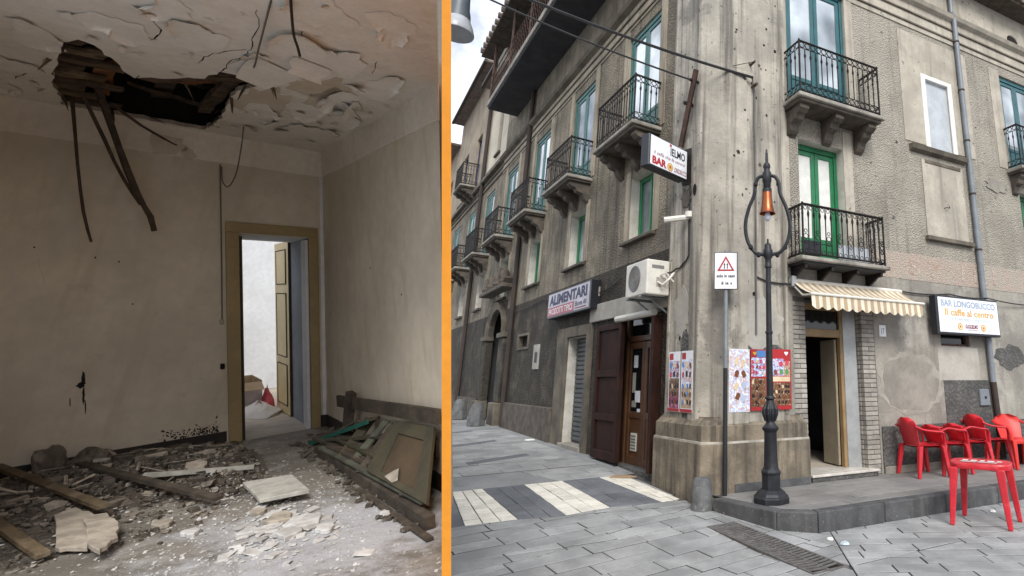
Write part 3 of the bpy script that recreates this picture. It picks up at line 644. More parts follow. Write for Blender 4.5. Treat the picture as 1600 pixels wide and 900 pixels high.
def balcony(fn, s0, s1, z, out, h, style='fancy', corb=3, name='balcony', thick=.07, iron_under=False):
    sl = MB(fn); sl.box(s0-.06,s1+.06,-.02,out+.06,z-thick,z); o = sl.build(name, 'slab_stone', BLD_CUR, bevel=.012)
    if not iron_under:
        MB(fn).box(s0-.02,s1+.02,-.02,out+.01,z-thick-.05,z-thick).build('slab_moulding', 'corbel_stone', o, bevel=.012)
        for k in range(corb):
            s = s0+.12+(s1-s0-.24)*k/(corb-1); zc = z-thick-.05; w = .085
            prof = [(0,zc),(out-.06,zc),(out-.05,zc-.07),(out-.12,zc-.12),(out*.62,zc-.13),(out*.55,zc-.2),(out*.3,zc-.24),(out*.22,zc-.33),(.06,zc-.38),(0,zc-.42)]
            c = MB(fn); c.prism([(s-w,q,zz) for q,zz in prof], [(s+w,q,zz) for q,zz in prof]); c.build('corbel', 'corbel_stone', o, bevel=.008)
    else:
        MB(fn).box(s0,s1,0,out,z-thick-.035,z-thick).build('slab_underside', 'soffit', o)
        for k in range(corb):
            s = s0+.06+(s1-s0-.12)*k/(corb-1); c = MB(fn)
            c.box(s-.022,s+.022,-.01,out-.02,z-thick-.10,z-thick-.035); c.prism([(s-.02,0,z-thick-.1),(s-.02,out*.7,z-thick-.1),(s-.02,out*.55,z-thick-.14),(s-.02,0,z-thick-.24)], [(s+.02,0,z-thick-.1),(s+.02,out*.7,z-thick-.1),(s+.02,out*.55,z-thick-.14),(s+.02,0,z-thick-.24)])
            c.build('bracket', 'iron', o, bevel=.004)
    rail_set(fn, s0, s1, z, out, h, style, o)
    return o
# bar front openings
french_door(FR, R_up, .06, 'teal', solid=.22); balcony(FR, 4.58, 6.2, 5.78, .45, .9, 'fancy', 3)
french_door(FR, R_low, .18, 'green', glass='white_wood', solid=.2)
balcony(FR, 4.6, 6.17, 3.26, .38, .78, 'bars', 4, iron_under=True, thick=.06)
for k, (s0, s1) in enumerate(((4.66,4.95),(5.3,5.9))): MB(FR).box(s0,s1,.30,.325,3.3,3.52).build('balcony_screen', 'grey_board' if k else 'sign_black', BLD)
french_door(FR, R_right, .06, 'teal', solid=.22); balcony(FR, 10.22, 11.6, 5.78, .3, .92, 'fancy', 3)
french_door(FR, R_rlow, .18, 'green', solid=.2)
MB(FR).box(R_grey[0],R_grey[1],-.05,-.03,R_grey[2],R_grey[3]).build('blind_window_board', 'grey_board', BLD)
f = MB(FR); f.box(7.78,7.9,-.01,.035,5.72,7.3); f.box(8.53,8.65,-.01,.035,5.72,7.3); f.box(7.9,8.53,-.01,.035,7.2,7.3); f.build('window_surround', 'white_wood', BLD, bevel=.008)
f = MB(FR); f.prism([(7.34,0,5.6),(7.34,.09,5.64),(7.34,.12,5.72),(7.34,0,5.74)], [(8.82,0,5.6),(8.82,.09,5.64),(8.82,.12,5.72),(8.82,0,5.74)]); f.build('window_sill', 'stone_side', BLD)
MB(FR).box(7.62,8.72,0,.02,4.02,5.5).build('walled_up_window', 'smooth', BLD, bevel=.004)
MB(FR).box(7.7,8.66,0,.035,5.44,5.5).build('walled_window_head', 'stone_side', BLD)
MB(FR).box(7.56,8.8,0,.09,3.95,4.03).build('window_sill', 'stone_side', BLD, bevel=.01)
b = MB(); b.tube([FR(8.12,.02,4.62), FR(8.12,.07,4.62), FR(8.2,.07,4.62), FR(8.2,.07,4.66)], .008, 5); b.build('iron_hook', 'iron', BLD)
f = MB(FR); f.box(7.73,8.47,-.12,-.04,2.12,2.16); f.box(7.73,7.78,-.12,-.04,2.16,2.34); f.box(8.42,8.47,-.12,-.04,2.16,2.34); f.build('vent_window_frame', 'iron_rust', BLD)
MB(FR).box(7.78,8.42,-.1,-.09,2.16,2.34).build('vent_window_pane', 'pane_dark', BLD)
# bar entrance: brick jambs, recessed door, dark interior
bm_ = MB(FR); bm_.box(4.6,4.878,-.42,-.012,.19,2.76); bm_.box(5.96,6.3,-.42,-.012,.19,2.76); bm_.box(4.878,5.96,-.42,-.25,2.745,2.9); bm_.build('brick_backing', 'mortar', BLD)
for side in (0, 1):
    for r in range(36):
        z = .21+r*.0685
        if side == 0: rows = [(4.663,4.878)] if r % 2 else [(4.663,4.77),(4.776,4.878)]
        else: rows = [(5.955,6.205)] if r % 2 else [(5.955,6.08),(6.086,6.205)]
        for s0, s1 in rows:
            MB(FR).box(s0,s1,-.08,random.uniform(-.003,.004),z,z+.058).build('brick', 'brick', BLD, bevel=.004)
        if side == 1:
            rows = [(-.30,-.085),(-.41,-.31)] if r % 2 else [(-.2,-.085),(-.41,-.21)]
            for o0, o1 in rows: MB(FR).box(5.948,5.99,o0,o1,z,z+.058).build('brick', 'brick', BLD, bevel=.004)
f = MB(FR); f.box(4.88,4.95,-.3,-.22,.3,2.7); f.box(5.7,5.76,-.3,-.22,.3,2.7); f.box(4.95,5.7,-.3,-.22,2.19,2.31); f.box(4.95,5.7,-.3,-.22,2.6,2.7); f.build('bar_door_frame', 'wood_yellow', BLD, bevel=.006)
MB(FR).box(4.95,5.7,-.27,-.26,2.31,2.6).build('transom_pane', 'pane_dark', BLD)
f = MB(FR); f.prism([(5.763,-.3,.3),(5.763,-.22,.3),(5.945,-.13,.3),(5.945,-.3,.3)], [(5.763,-.3,2.7),(5.763,-.22,2.7),(5.945,-.13,2.7),(5.945,-.3,2.7)]); f.build('side_panel', 'metal_grey', BLD, bevel=.004)
f = MB(FR); f.box(4.88,5.96,-.32,-.2,2.7,2.74); f.build('door_head', 'shutter_grey', BLD)
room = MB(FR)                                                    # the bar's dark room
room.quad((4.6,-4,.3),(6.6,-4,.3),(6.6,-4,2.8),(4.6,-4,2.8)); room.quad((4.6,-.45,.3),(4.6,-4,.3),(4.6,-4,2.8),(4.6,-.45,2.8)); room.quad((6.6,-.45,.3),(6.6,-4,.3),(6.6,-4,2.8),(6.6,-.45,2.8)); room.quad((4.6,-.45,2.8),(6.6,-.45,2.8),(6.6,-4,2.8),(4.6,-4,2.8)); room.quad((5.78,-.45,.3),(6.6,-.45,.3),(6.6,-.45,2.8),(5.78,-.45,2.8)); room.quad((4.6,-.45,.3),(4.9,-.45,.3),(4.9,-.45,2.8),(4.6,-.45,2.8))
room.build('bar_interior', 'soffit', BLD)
MB(FR).box(4.6,6.6,-4,-.43,.22,.3).build('bar_floor', 'r_next_floor', BLD)
l_ = MB(FR); l_.prism([(5.66,-.31,.32),(5.7,-.31,.32),(5.74,-.72,.32),(5.7,-.72,.32)], [(5.66,-.31,2.17),(5.7,-.31,2.17),(5.74,-.72,2.17),(5.7,-.72,2.17)]); l_.build('open_door_leaf', 'leaf_dark', BLD, bevel=.006)
MB(FR).box(4.86,6.05,-.42,.1,.2,.265).build('door_step', 'cement_dark', BLD, bevel=.008)
MB(FR).box(4.84,6.07,-.42,.12,.266,.3).build('door_threshold', 'marble', BLD, bevel=.006)
# awning
AW = thing('awning', 'striped cream and tan awning with scalloped edge over the bar door', 'awning', FR(5.7,0,2.9))
n = 34; s0, s1 = 4.62, 6.78; fab = MB(FR)
for k in range(n):
    a, e = s0+(s1-s0)*k/n, s0+(s1-s0)*(k+1)/n; fab.cur = k % 2
    for j in range(4):
        t0, t1 = j/4, (j+1)/4; zf = lambda t: 2.985-.27*t-.035*math.sin(math.pi*t); of = lambda t: .03+.47*t
        fab.quad((a,of(t0),zf(t0)),(e,of(t0),zf(t0)),(e,of(t1),zf(t1)),(a,of(t1),zf(t1)))
fab.build('canopy', ['awning_cream','awning_tan'], AW)
val = MB(FR); m = 12
for k in range(n*4):
    a, e = s0+(s1-s0)*k/(n*4), s0+(s1-s0)*(k+1)/(n*4); val.cur = (k//4) % 2
    zz = lambda s: 2.54-.045*abs(math.sin(math.pi*m*(s-s0)/(s1-s0)))
    wv = lambda s: .515+.008*math.sin((s-s0)*22)
    val.quad((a,.5,2.71),(e,.5,2.71),(e,wv(e),zz(e)),(a,wv(a),zz(a)))
val.build('valance', ['awning_cream','awning_tan'], AW)
b = MB(); b.tube([FR(4.6,.505,2.71), FR(6.82,.505,2.71)], .02, 8); b.build('front_bar', 'white_plastic', AW, smooth=True)
b = MB(); b.tube([FR(4.58,.06,2.96), FR(6.8,.06,2.96)], .035, 8); b.build('roller', 'white_plastic', AW, smooth=True)
for s in (4.64,6.74):
    b = MB(); b.tube([FR(s,.05,2.9), FR(s,.28,2.72), FR(s,.5,2.7)], .016, 6); b.build('arm', 'white_plastic', AW)
b = MB(FR); b.box(4.58,4.66,0,.12,2.86,3.02); b.build('end_bracket', 'metal_grey', AW, bevel=.008)
# drain pipe on the bar front
DP = thing('drain_pipe', 'grey drainpipe running down the bar front beside its sign', 'drainpipe', FR(8.9,.06,.8))
b = MB(); b.tube([FR(8.84,.07,9.6), FR(8.84,.07,8.98)], .045, 10); b.tube([FR(8.9,.07,8.95), FR(8.9,.07,1.5)], .052, 10); b.tube([FR(8.84,.07,9.0), FR(8.9,.07,8.92)], .055, 10); b.build('pipe', 'pipe', DP, smooth=True)
b = MB(); b.tube([FR(8.9,.07,1.52), FR(8.95,.07,.25)], .056, 10); b.build('shoe', 'pipe_dark', DP, smooth=True)
for z in (8.3,7.2,6.1,5.0,3.9,2.6): b = MB(); b.tube([FR(8.9,.07,z), FR(8.9,.07,z+.03)], .062, 10); b.build('clip', 'pipe_dark', DP)
DP2 = thing('drain_pipe', 'dark drainpipe on the side street front beside the carved portal', 'drainpipe', FL(15.9,.07,.4))
b = MB(); b.tube([FL(15.9,.08,10.2), FL(15.9,.08,.4)], .07, 8); b.build('pipe', 'pipe_dark', DP2, smooth=True)

# side street front of the corner building
MB(FL).box(7.2,19.1,-.01,.02,8.44,8.9).build('frieze', 'smooth_side', BLD)
for z, o in ((8.5,.045),(8.72,.05)): MB(FL).box(7.2,19.1,0,o,z,z+.035).build('string_course', 'stone_side', BLD)
b = MB(FL); b.prism([(7.2,0,8.9),(7.2,.12,8.96),(7.2,.16,9.03),(7.2,0,9.07)], [(19.1,0,8.9),(19.1,.12,8.96),(19.1,.16,9.03),(19.1,0,9.07)]); b.build('cornice', 'stone_side', BLD)
for k, q in enumerate(L_fd):
    french_door(FL, q, .05, 'teal_side', solid=.2)
    for s0, s1 in ((q[0]-.22,q[0]-.005),(q[1]+.005,q[1]+.22)): MB(FL).box(s0,s1,-.01,.016,5.8,8.44).build('plaster_band', 'smooth_side', BLD)
    balcony(FL, q[0]-.08, q[1]+.17, 5.76, .5, .86, 'fancy', 3)
for k, q in enumerate(L_win):
    b = MB(FL); s0, s1, z0, z1 = q; d = .2
    b.box(s0,s0+.07,-d-.04,-d+.03,z0,z1); b.box(s1-.07,s1,-d-.04,-d+.03,z0,z1); b.box(s0+.07,s1-.07,-d-.04,-d+.03,z1-.08,z1); b.box(s0+.07,s1-.07,-d-.04,-d+.03,z0,z0+.12); b.box((s0+s1)/2-.03,(s0+s1)/2+.03,-d-.04,-d+.03,z0+.12,z1-.08)
    w = b.build('window', 'green', BLD, bevel=.005)
    MB(FL).box(s0+.07,s1-.07,-d-.02,-d-.01,z0+.12,z1-.08).build('pane', 'pane', w)
    MB(FL).box(s0-.12,s1+.2,0,.1,z0-.07,z0-.01).build('window_sill', 'corbel_stone', BLD, bevel=.01)
    for a0, a1 in ((s0-.2,s0-.005),(s1+.005,s1+.2)): MB(FL).box(a0,a1,-.01,.016,z0,z1+.14).build('plaster_band', 'smooth_side', BLD)
b = MB(FL); b.box(7.24,10.3,-.02,.06,2.62,2.95); b.build('lintel_beam', 'cement_pale', BLD, bevel=.012)
# side entrance of the bar
f = MB(FL); f.box(7.56,7.63,-.16,-.08,.2,2.62); f.box(8.82,8.9,-.16,-.08,.2,2.62); f.box(7.63,8.82,-.16,-.08,2.18,2.27); f.box(7.63,8.82,-.16,-.08,2.56,2.62); f.build('side_door_frame', 'wood_door', BLD, bevel=.006)
for a, e in ((7.635,8.225),(8.235,8.815)):
    c = MB(FL); c.box(a,a+.09,-.15,-.1,.24,2.17); c.box(e-.09,e,-.15,-.1,.24,2.17); c.box(a+.09,e-.09,-.15,-.1,.24,.36); c.box(a+.09,e-.09,-.15,-.1,.95,1.05); c.box(a+.09,e-.09,-.15,-.1,2.06,2.17); lf = c.build('door_leaf', 'wood_door', BLD, bevel=.005)
    MB(FL).box(a+.09,e-.09,-.13,-.122,1.05,2.06).build('pane', 'pane_dark', lf); MB(FL).box(a+.09,e-.09,-.135,-.115,.36,.95).build('panel', 'wood_door', lf)
MB(FL).box(8.42,8.62,-.113,-.1,.45,.72).build('door_vent', 'white_plastic', BLD)
for k in range(5): MB(FL).box(8.44,8.6,-.102,-.095,.475+k*.047,.5+k*.047).build('vent_slat', 'ac_grille', BLD)
MB(FL).box(7.63,8.82,-.13,-.122,2.27,2.56).build('transom_pane', 'pane_dark', BLD)
for s, z, w, h, mt in ((8.5,1.75,.13,.2,'sign_white'),(8.56,1.35,.1,.32,'cement_pale'),(8.38,1.2,.17,.18,'sign_white'),(8.52,1.12,.14,.1,'cement_pale'),(8.36,1.02,.1,.08,'sign_white')): MB(FL).box(s,s+w,-.12,-.112,z,z+h).build('notice', mt, BLD)
MB(FL).box(7.5,8.95,-.4,.06,.1,.24).build('door_step', 'cement_dark', BLD, bevel=.01)
def shutter_leaf(a, e, o0, o1, z0, z1, fn=FL, mat='wood_brown', rows=3):
    c = MB(fn); f = .1 if e-a > .3 else .05; c.box(a,a+f,o0,o1,z0,z1); c.box(e-f,e,o0,o1,z0,z1); hz = [z0+(z1-z0)*t for t in (0,.30,.62,1)]
    for k, z in enumerate(hz): zz0, zz1 = (z, z+.14) if k == 0 else ((z-.1, z) if k == 3 else (z-.05, z+.06)); c.box(a+f,e-f,o0,o1,zz0,zz1)
    o = c.build('shutter_leaf', mat, BLD, bevel=.006)
    c = MB(fn); c.box(a+f,e-f,o0+.005,o1-.035,z0+.1,z1-.08); c.build('panel', mat, o)
    return o
shutter_leaf(8.64,9.66,.07,.15,.27,2.5)
b = MB(FL); b.prism([(7.5,-.08,.26),(7.56,-.08,.26),(7.5,.19,.26),(7.42,.19,.26)], [(7.5,-.08,2.5),(7.56,-.08,2.5),(7.5,.19,2.5),(7.42,.19,2.5)]); b.build('shutter_leaf', 'wood_brown', BLD, bevel=.006)
# grocery roller shutter
MB(FL).box(10.45,11.5,-.24,-.2,.35,2.4).build('shutter_backing', 'shutter_grey', BLD)
for k in range(22):
    z = .37+k*.092; b = MB(FL); b.prism([(10.47,-.2,z),(10.47,-.175,z+.02),(10.47,-.175,z+.07),(10.47,-.2,z+.088)], [(11.48,-.2,z),(11.48,-.175,z+.02),(11.48,-.175,z+.07),(11.48,-.2,z+.088)]); b.build('shutter_slat', 'shutter_grey', BLD)
f = MB(FL); f.box(10.2,10.44,-.01,.05,.1,2.62); f.box(11.51,12.1,-.01,.05,.1,2.62); f.box(10.44,11.51,-.01,.05,2.41,2.62); f.build('shop_surround', 'stone_side', BLD, bevel=.01)
MB(FL).box(10.4,11.55,-.2,.08,.15,.34).build('door_step', 'cement_ring', BLD, bevel=.01)
MB(FL).box(14.4,15.2,-.11,-.1,2.37,2.66).build('vent_pane', 'pane_dark', BLD)
f = MB(FL); f.box(14.32,15.28,0,.03,2.66,2.72); f.box(14.32,15.28,0,.03,2.31,2.37); f.box(14.32,14.4,0,.03,2.37,2.66); f.box(15.2,15.28,0,.03,2.37,2.66); f.build('vent_frame', 'stone_side', BLD)
MB(FL).box(12.1,16.0,-.01,.09,.1,.98).build('wall_skirting', 'corbel_stone', BLD, bevel=.015)
# carved portal
pt = MB(FL); arc = [(17.75+1.0*math.cos(t*math.pi/14), 2.85+1.0*math.sin(t*math.pi/14)) for t in range(15)]
inn = [(17.75+.78*math.cos(t*math.pi/14), 2.85+.78*math.sin(t*math.pi/14)) for t in range(15)]
for k in range(14):
    pt.hull8([(arc[k][0],-.1,arc[k][1]),(arc[k+1][0],-.1,arc[k+1][1]),(inn[k+1][0],-.1,inn[k+1][1]),(inn[k][0],-.1,inn[k][1]),(arc[k][0],.12,arc[k][1]),(arc[k+1][0],.12,arc[k+1][1]),(inn[k+1][0],.06,inn[k+1][1]),(inn[k][0],.06,inn[k][1])])
po = pt.build('portal_arch', 'stone_side', BLD)
cr = MB(FL)                                                       # spandrel closing the square hole round the arch
for k in range(14):
    x0, x1 = arc[k][0], arc[k+1][0]; cr.quad((x0,-.02,arc[k][1]),(x1,-.02,arc[k+1][1]),(x1,-.02,3.86),(x0,-.02,3.86))
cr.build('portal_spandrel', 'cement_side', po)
for s0, s1 in ((16.4,16.98),(18.52,19.05)):
    MB(FL).box(s0,s1,-.12,.1,.95,2.72).build('portal_pier', 'cement_side', po, bevel=.02)  # darker cement carries the portal's shade in its colour
    MB(FL).box(s0-.06,s1+.06,-.12,.16,2.72,2.86).build('impost', 'stone_side', po, bevel=.02)
    MB(FL).box(s0-.06,s1+.06,-.12,.2,.2,.95).build('pedestal', 'stone_side', po, bevel=.02)
MB(FL).box(16.7,18.8,-.42,-.36,.2,3.9).build('portal_door', 'r_black', po); reveal(FL, *L_arch, .4, 'soffit', BLD)  # near-black recess faces: the portal's shade is put into the colour
MB(FL).box(17.0,17.3,-.34,-.33,1.9,2.2).build('door_notice', 'ink_pale', po)
MB(FL).box(16.2,19.0,0,.35,4.1,4.22).build('portal_cornice', 'corbel_stone', po, bevel=.02)
for s in (16.6,17.3,18.0,18.7):
    b = MB(); c = FL(s,.2,4.22); b.lathe(c, [(.12,0),(.16,.1),(.1,.22),(.13,.32),(.09,.42),(.03,.46)], 8); b.build('portal_carving', 'corbel_stone', po, smooth=True)
b = MB(FL); b.prism([(16.5,.02,4.22),(17.3,.02,4.75),(17.2,.02,4.85),(16.4,.02,4.4)], [(16.5,.25,4.22),(17.3,.25,4.75),(17.2,.25,4.85),(16.4,.25,4.4)]); b.build('broken_pediment', 'corbel_stone', po)
# big roof terrace slab, its railing, posts and the penthouse roof
MB(FL).box(7.3,17.98,-.05,.93,10.12,10.32).build('terrace_slab', 'soffit', BLD, bevel=.015)
MB(FL).box(7.3,18.0,.9,.97,10.2,10.36).build('terrace_fascia', 'slab_stone', BLD, bevel=.01)
b = MB()
for z in (10.45,10.75,11.05,11.3): b.tube([FL(7.4,.92,z), FL(17.95,.92,z), FL(17.95,0,z)], .016, 4)
for k in range(60): s = 7.5+k*.178; b.tube([FL(s,.92,10.36), FL(s,.92,11.3)], .007, 3, cap=False)
b.build('terrace_railing', 'iron_rust', BLD)
for s in (9.5,11.6,13.6,15.6,17.9): b = MB(); b.tube([FL(s,.9,10.3), FL(s,.9,12.5)], .04, 6); b.build('terrace_post', 'iron_rust', BLD)
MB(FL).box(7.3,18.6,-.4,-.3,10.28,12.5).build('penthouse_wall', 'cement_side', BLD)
MB(FL).box(7.3,19.0,-.5,1.15,12.48,12.58).build('penthouse_roof', 'r_timber', BLD)
for k in range(30): s = 7.5+k*.39; b = MB(); b.tube([FL(s,-.5,12.72), FL(s,1.22,12.62)], .1, 6); b.build('roof_tile', 'tile_roof', BLD)
MB(FL).box(17.0,18.0,.35,.8,11.4,12.0).build('terrace_tank', 'cement_ring', BLD, bevel=.08)

# ------------------------------------------------------------------ neighbours along the side street
def neighbour(name, label, s0, s1, zt, fds, wins, upper, wmat, lowmat, sill_z=3.95):
    global BLD_CUR
    o = thing(name, label, 'building', FL(s0,0,ground_z(*FL(s0,0,0).xy))); BLD_CUR = o
    holes = [(a, a+1.3, 5.8, 8.2) for a in fds] + [(a, a+.9, 3.95, 5.2) for a in wins] + [(a, a+w_, z0, z1) for a, w_, z0, z1 in upper]
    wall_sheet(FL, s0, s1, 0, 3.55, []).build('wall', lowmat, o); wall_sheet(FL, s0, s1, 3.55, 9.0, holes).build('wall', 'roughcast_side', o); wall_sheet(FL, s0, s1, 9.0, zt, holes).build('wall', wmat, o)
    b = MB(FL); b.quad((s0,0,0),(s0,-6,0),(s0,-6,zt),(s0,0,zt)); b.quad((s1,0,0),(s1,-6,0),(s1,-6,zt),(s1,0,zt)); b.quad((s0,-6,0),(s1,-6,0),(s1,-6,zt),(s0,-6,zt)); b.build('flank_wall', wmat, o)
    MB(FL).box(s0,s1,-6,.45,zt,zt+.1).build('roof', 'tile_roof', o)
    MB(FL).box(s0,s1,.45,.55,zt-.03,zt+.1).build('gutter', 'pipe_dark', o)
    b = MB(FL); b.box(s0,s1,-.01,.15,8.9,9.05); b.build('cornice', 'stone_side', o)
    for z in (8.5,8.72): MB(FL).box(s0,s1,0,.045,z,z+.035).build('string_course', 'stone_side', o)
    for a in fds:
        french_door(FL, (a,a+1.3,5.8,8.2), .05, 'teal_side', solid=.2); balcony(FL, a-.1, a+1.45, 5.76, .5, .86, 'fancy', 3)
        reveal(FL, a, a+1.3, 5.8, 8.2, .09, 'smooth_side', o)
    for a in wins:
        reveal(FL, a, a+.9, 3.95, 5.2, .2, 'reveal_white', o); w = MB(FL); w.box(a,a+.9,-.22,-.18,3.95,5.2); w.build('window', 'pane_dark', o); MB(FL).box(a-.1,a+1,0,.1,3.87,3.94).build('window_sill', 'corbel_stone', o)
    for a, w_, z0, z1 in upper:
        reveal(FL, a, a+w_, z0, z1, .15, wmat, o); f = MB(FL); f.box(a,a+.07,-.16,-.1,z0,z1); f.box(a+w_-.07,a+w_,-.16,-.1,z0,z1); f.box(a+w_/2-.03,a+w_/2+.03,-.16,-.1,z0,z1); f.box(a,a+w_,-.16,-.1,z1-.07,z1); fo = f.build('window', 'ink_navy', o)
        MB(FL).box(a+.05,a+w_-.05,-.145,-.135,z0,z1).build('pane', 'pane', fo); MB(FL).box(a-.08,a+w_+.08,0,.08,z0-.07,z0).build('window_sill', 'corbel_stone', o)
    return o
m_('cream_wall', (.62,.57,.45,1), (.5,.455,.36,1), scale=1.5, bump=.3, streak=.3, streak_col=(.3,.26,.2,1))
m_('tan_wall', (.36,.3,.22,1), (.24,.2,.15,1), scale=1.3, bump=.4, streak=.55, streak_col=(.14,.12,.09,1))
nb1 = neighbour('narrow_house', 'narrow cream house with a plain upper storey beyond the corner building', 19.12, 22.0, 12.9, [20.05], [20.3], [(20.0,.55,9.6,11.6)], 'cream_wall', 'cement_side')
nb2 = neighbour('row_house', 'tan row house with high balcony and dark eaves far up the side street', 22.0, 29.0, 14.1, [23.1,26.2], [23.4,26.4], [(23.6,1.0,9.3,11.7),(26.3,1.0,9.3,11.7)], 'tan_wall', 'cement_side')
BLD_CUR = nb2; balcony(FL, 23.5, 24.9, 9.25, .6, .95, 'fancy', 3)
nb3 = neighbour('end_house', 'farthest tan house glimpsed at the end of the side street', 29.0, 38.0, 13.0, [29.6,32.7], [29.8,33], [(30,1,9.4,11.5),(33,1,9.4,11.5)], 'tan_wall', 'cement_side')
BLD_CUR = BLD
DP3 = thing('drain_pipe', 'dark drainpipe between cream house and tan row house', 'drainpipe', FL(22.0,.07,.4))
b = MB(); b.tube([FL(22.0,.1,13.9), FL(22.0,.1,.5)], .07, 6); b.build('pipe', 'pipe_dark', DP3, smooth=True)
MB(FL).box(19.12,38,0,.1,.2,1.0).build('street_skirting', 'corbel_stone', nb1)
for s in (16.6,18.9):
    b = MB(); c = FL(s,.55,ground_z(*FL(s,.55,0).xy)); b.lathe(c, [(.24,0),(.24,.1),(.17,.5),(.1,.58)], 8)
    tag(b.build('guard_stone', 'bollard', origin=c, smooth=True), 'low dark guard stone at the %s side of the carved portal' % ('near' if s < 17 else 'far'), 'guard stone', 'portal guard stones')

# ------------------------------------------------------------------ signs
xL = -dL; up = V((0,0,1))
SG = thing('shop_sign', 'lit-box shop sign lettered ALIMENTARI above the grey roller shutter', 'sign', FL(11.8,.1,2.9))
MB(FL).box(9.95,12.44,.0,.2,2.86,3.42).build('sign_box', 'sign_black', SG, bevel=.01)
MB(FL).box(10.03,12.4,.2,.206,2.9,3.39).build('face', 'sign_grey', SG)
o_ = FL(12.4,.207,0); P = lambda dx, z: V((o_.x, o_.y, z)) + xL*dx
text('ALIMENTARI', SG, P(.08,3.13), xL, up, 2.2, .225, 'ink_navy', bold=.05, split=True)
rect(SG, P(.02,2.905), xL, up, 1.58, .19, 'band_red', 'red_band', .001)
text('PRODOTTI TIPICI', SG, P(.09,2.935), xL, up, 1.42, .13, 'ink_white', bold=.015, extr=.003, split=True)
text('Buona Alt', SG, P(1.66,2.98), xL, up, .62, .1, 'ink_navy', bold=.01, shear=.3, split=True); rect(SG, P(1.68,2.93), xL, up, .58, .02, 'ink_maroon', 'underline', .002)
BS = thing('bar_sign', 'white box sign lettered BAR LONGOBUCCO and Il caffe al centro right of awning', 'sign', FR(8.2,.1,2.3))
MB(FR).box(7.4,9.02,.1,.24,2.29,2.94).build('sign_box', 'sign_black', BS, bevel=.01)
MB(FR).box(7.45,8.99,.24,.246,2.33,2.91).build('face', 'sign_white', BS)
for s in (7.7,8.7): MB(FR).box(s,s+.05,0,.1,2.5,2.7).build('bracket', 'iron', BS)
P = lambda s, z: FR(s,.247,z)
text('BAR LONGOBUCCO', BS, P(7.52,2.76), dR, up, 1.4, .11, 'ink_blue', bold=.02, split=True); text('Il caffe al centro', BS, P(7.6,2.61), dR, up, 1.26, .115, 'ink_orange', bold=.02, split=True)
text('di Francesco Longobucco', BS, P(7.74,2.52), dR, up, 1.0, .065, 'ink_pale'); text('GUGLIELMO', BS, P(8.08,2.405), dR, up, .33, .07, 'ink_maroon', bold=.03); text('il caffe che fa centro', BS, P(8.12,2.375), dR, up, .27, .02, 'ink_navy')
for s in (7.95,8.55): disc(BS, P(s,2.43), dR, up, .065, 'ink_orange', ry=.062); disc(BS, P(s,2.43), dR, up, .042, 'ink_white', lift=.003); disc(BS, P(s,2.43), dR, up, .028, 'ink_orange', lift=.004); disc(BS, P(s,2.43), dR, up, .01, 'ink_maroon', lift=.005)
# projecting bar sign at the corner
pa = FL(6.62,.14,0); pf = V((-1.2, 7.03, 0)); xd = (V((pa.x,pa.y,0))-pf); Lb = xd.length; xd.normalize(); nd = xd.cross(up)
JS = thing('projecting_sign', 'projecting white BAR sign with orange target on black bracket at corner', 'sign', pf+V((0,0,4.35)))
def JF(s, o, z): return pf + xd*s + nd*o + V((0,0,z))
MB(JF).box(-.02,Lb-.02,-.16,-.0,4.4,4.88).build('sign_box', 'sign_black', JS, bevel=.012)
MB(JF).box(.01,Lb-.03,.0,.005,4.43,4.86).build('face', 'sign_white', JS)
k_ = Lb/.86
text('IELMO', JS, JF(.44*k_,.006,4.68), xd, up, .34*k_, .12, 'ink_black', bold=.02, split=True); disc(JS, JF(.44*k_,.006,4.83), xd, up, .022, 'ink_red')
text('il caffe che fa centro', JS, JF(.08*k_,.006,4.6), xd, up, .7*k_, .05, 'ink_maroon', shear=.2); text('BAR', JS, JF(.05*k_,.006,4.45), xd, up, .31*k_, .115, 'ink_red', bold=.05, split=True)
c = JF(.44*k_,.006,4.5); disc(JS, c, xd, up, .065*k_, 'ink_orange', ry=.062); disc(JS, c, xd, up, .045*k_, 'ink_white', lift=.003, ry=.043); disc(JS, c, xd, up, .038*k_, 'ink_orange', lift=.004, ry=.036); disc(JS, c, xd, up, .014, 'ink_red', lift=.005)
text('LONGOBUCCO', JS, JF(.53*k_,.006,4.455), xd, up, .29*k_, .075, 'ink_maroon', bold=.01)
for z in (4.5,4.8): b = MB(); b.tube([JF(Lb-.05,-.08,z), JF(Lb+.14,-.06,z)], .03, 6); b.build('bracket', 'iron', JS)
MB(JF).box(Lb+.04,Lb+.07,-.14,.02,4.38,4.95).build('back_plate', 'iron', JS)
# road sign on its post
rp = V((-.15, 7.17, .2)); RS = thing('road_sign', 'white road sign with red warning triangle on a grey post', 'road sign', rp)
b = MB(); b.tube([rp, rp+V((0,0,1.5))], .03, 10); b.build('post_foot', 'post_dark', RS, smooth=True)
b = MB(); b.tube([rp+V((0,0,1.5)), rp+V((0,0,3.03))], .028, 10); b.build('post', 'galv', RS, smooth=True)
rd = V((1,-.02,0)).normalized(); rn = rd.cross(up); rb_ = rp + rn*.04
def RF(s, o, z): return rb_ + rd*s + rn*o + V((0,0,z))
MB(RF).box(-.155,.155,-.012,0,2.5,3.0).build('plate', 'sign_black', RS, bevel=.004); MB(RF).box(-.145,.145,0,.003,2.51,2.99).build('face', 'sign_white', RS)
b = MB(RF); b.poly([(-.115,.004,2.745),(.115,.004,2.745),(0,.004,2.95)]); b.build('triangle', 'ink_red', RS); b = MB(RF); b.poly([(-.078,.0055,2.767),(.078,.0055,2.767),(0,.0055,2.906)]); b.build('triangle_field', 'sign_white', RS)
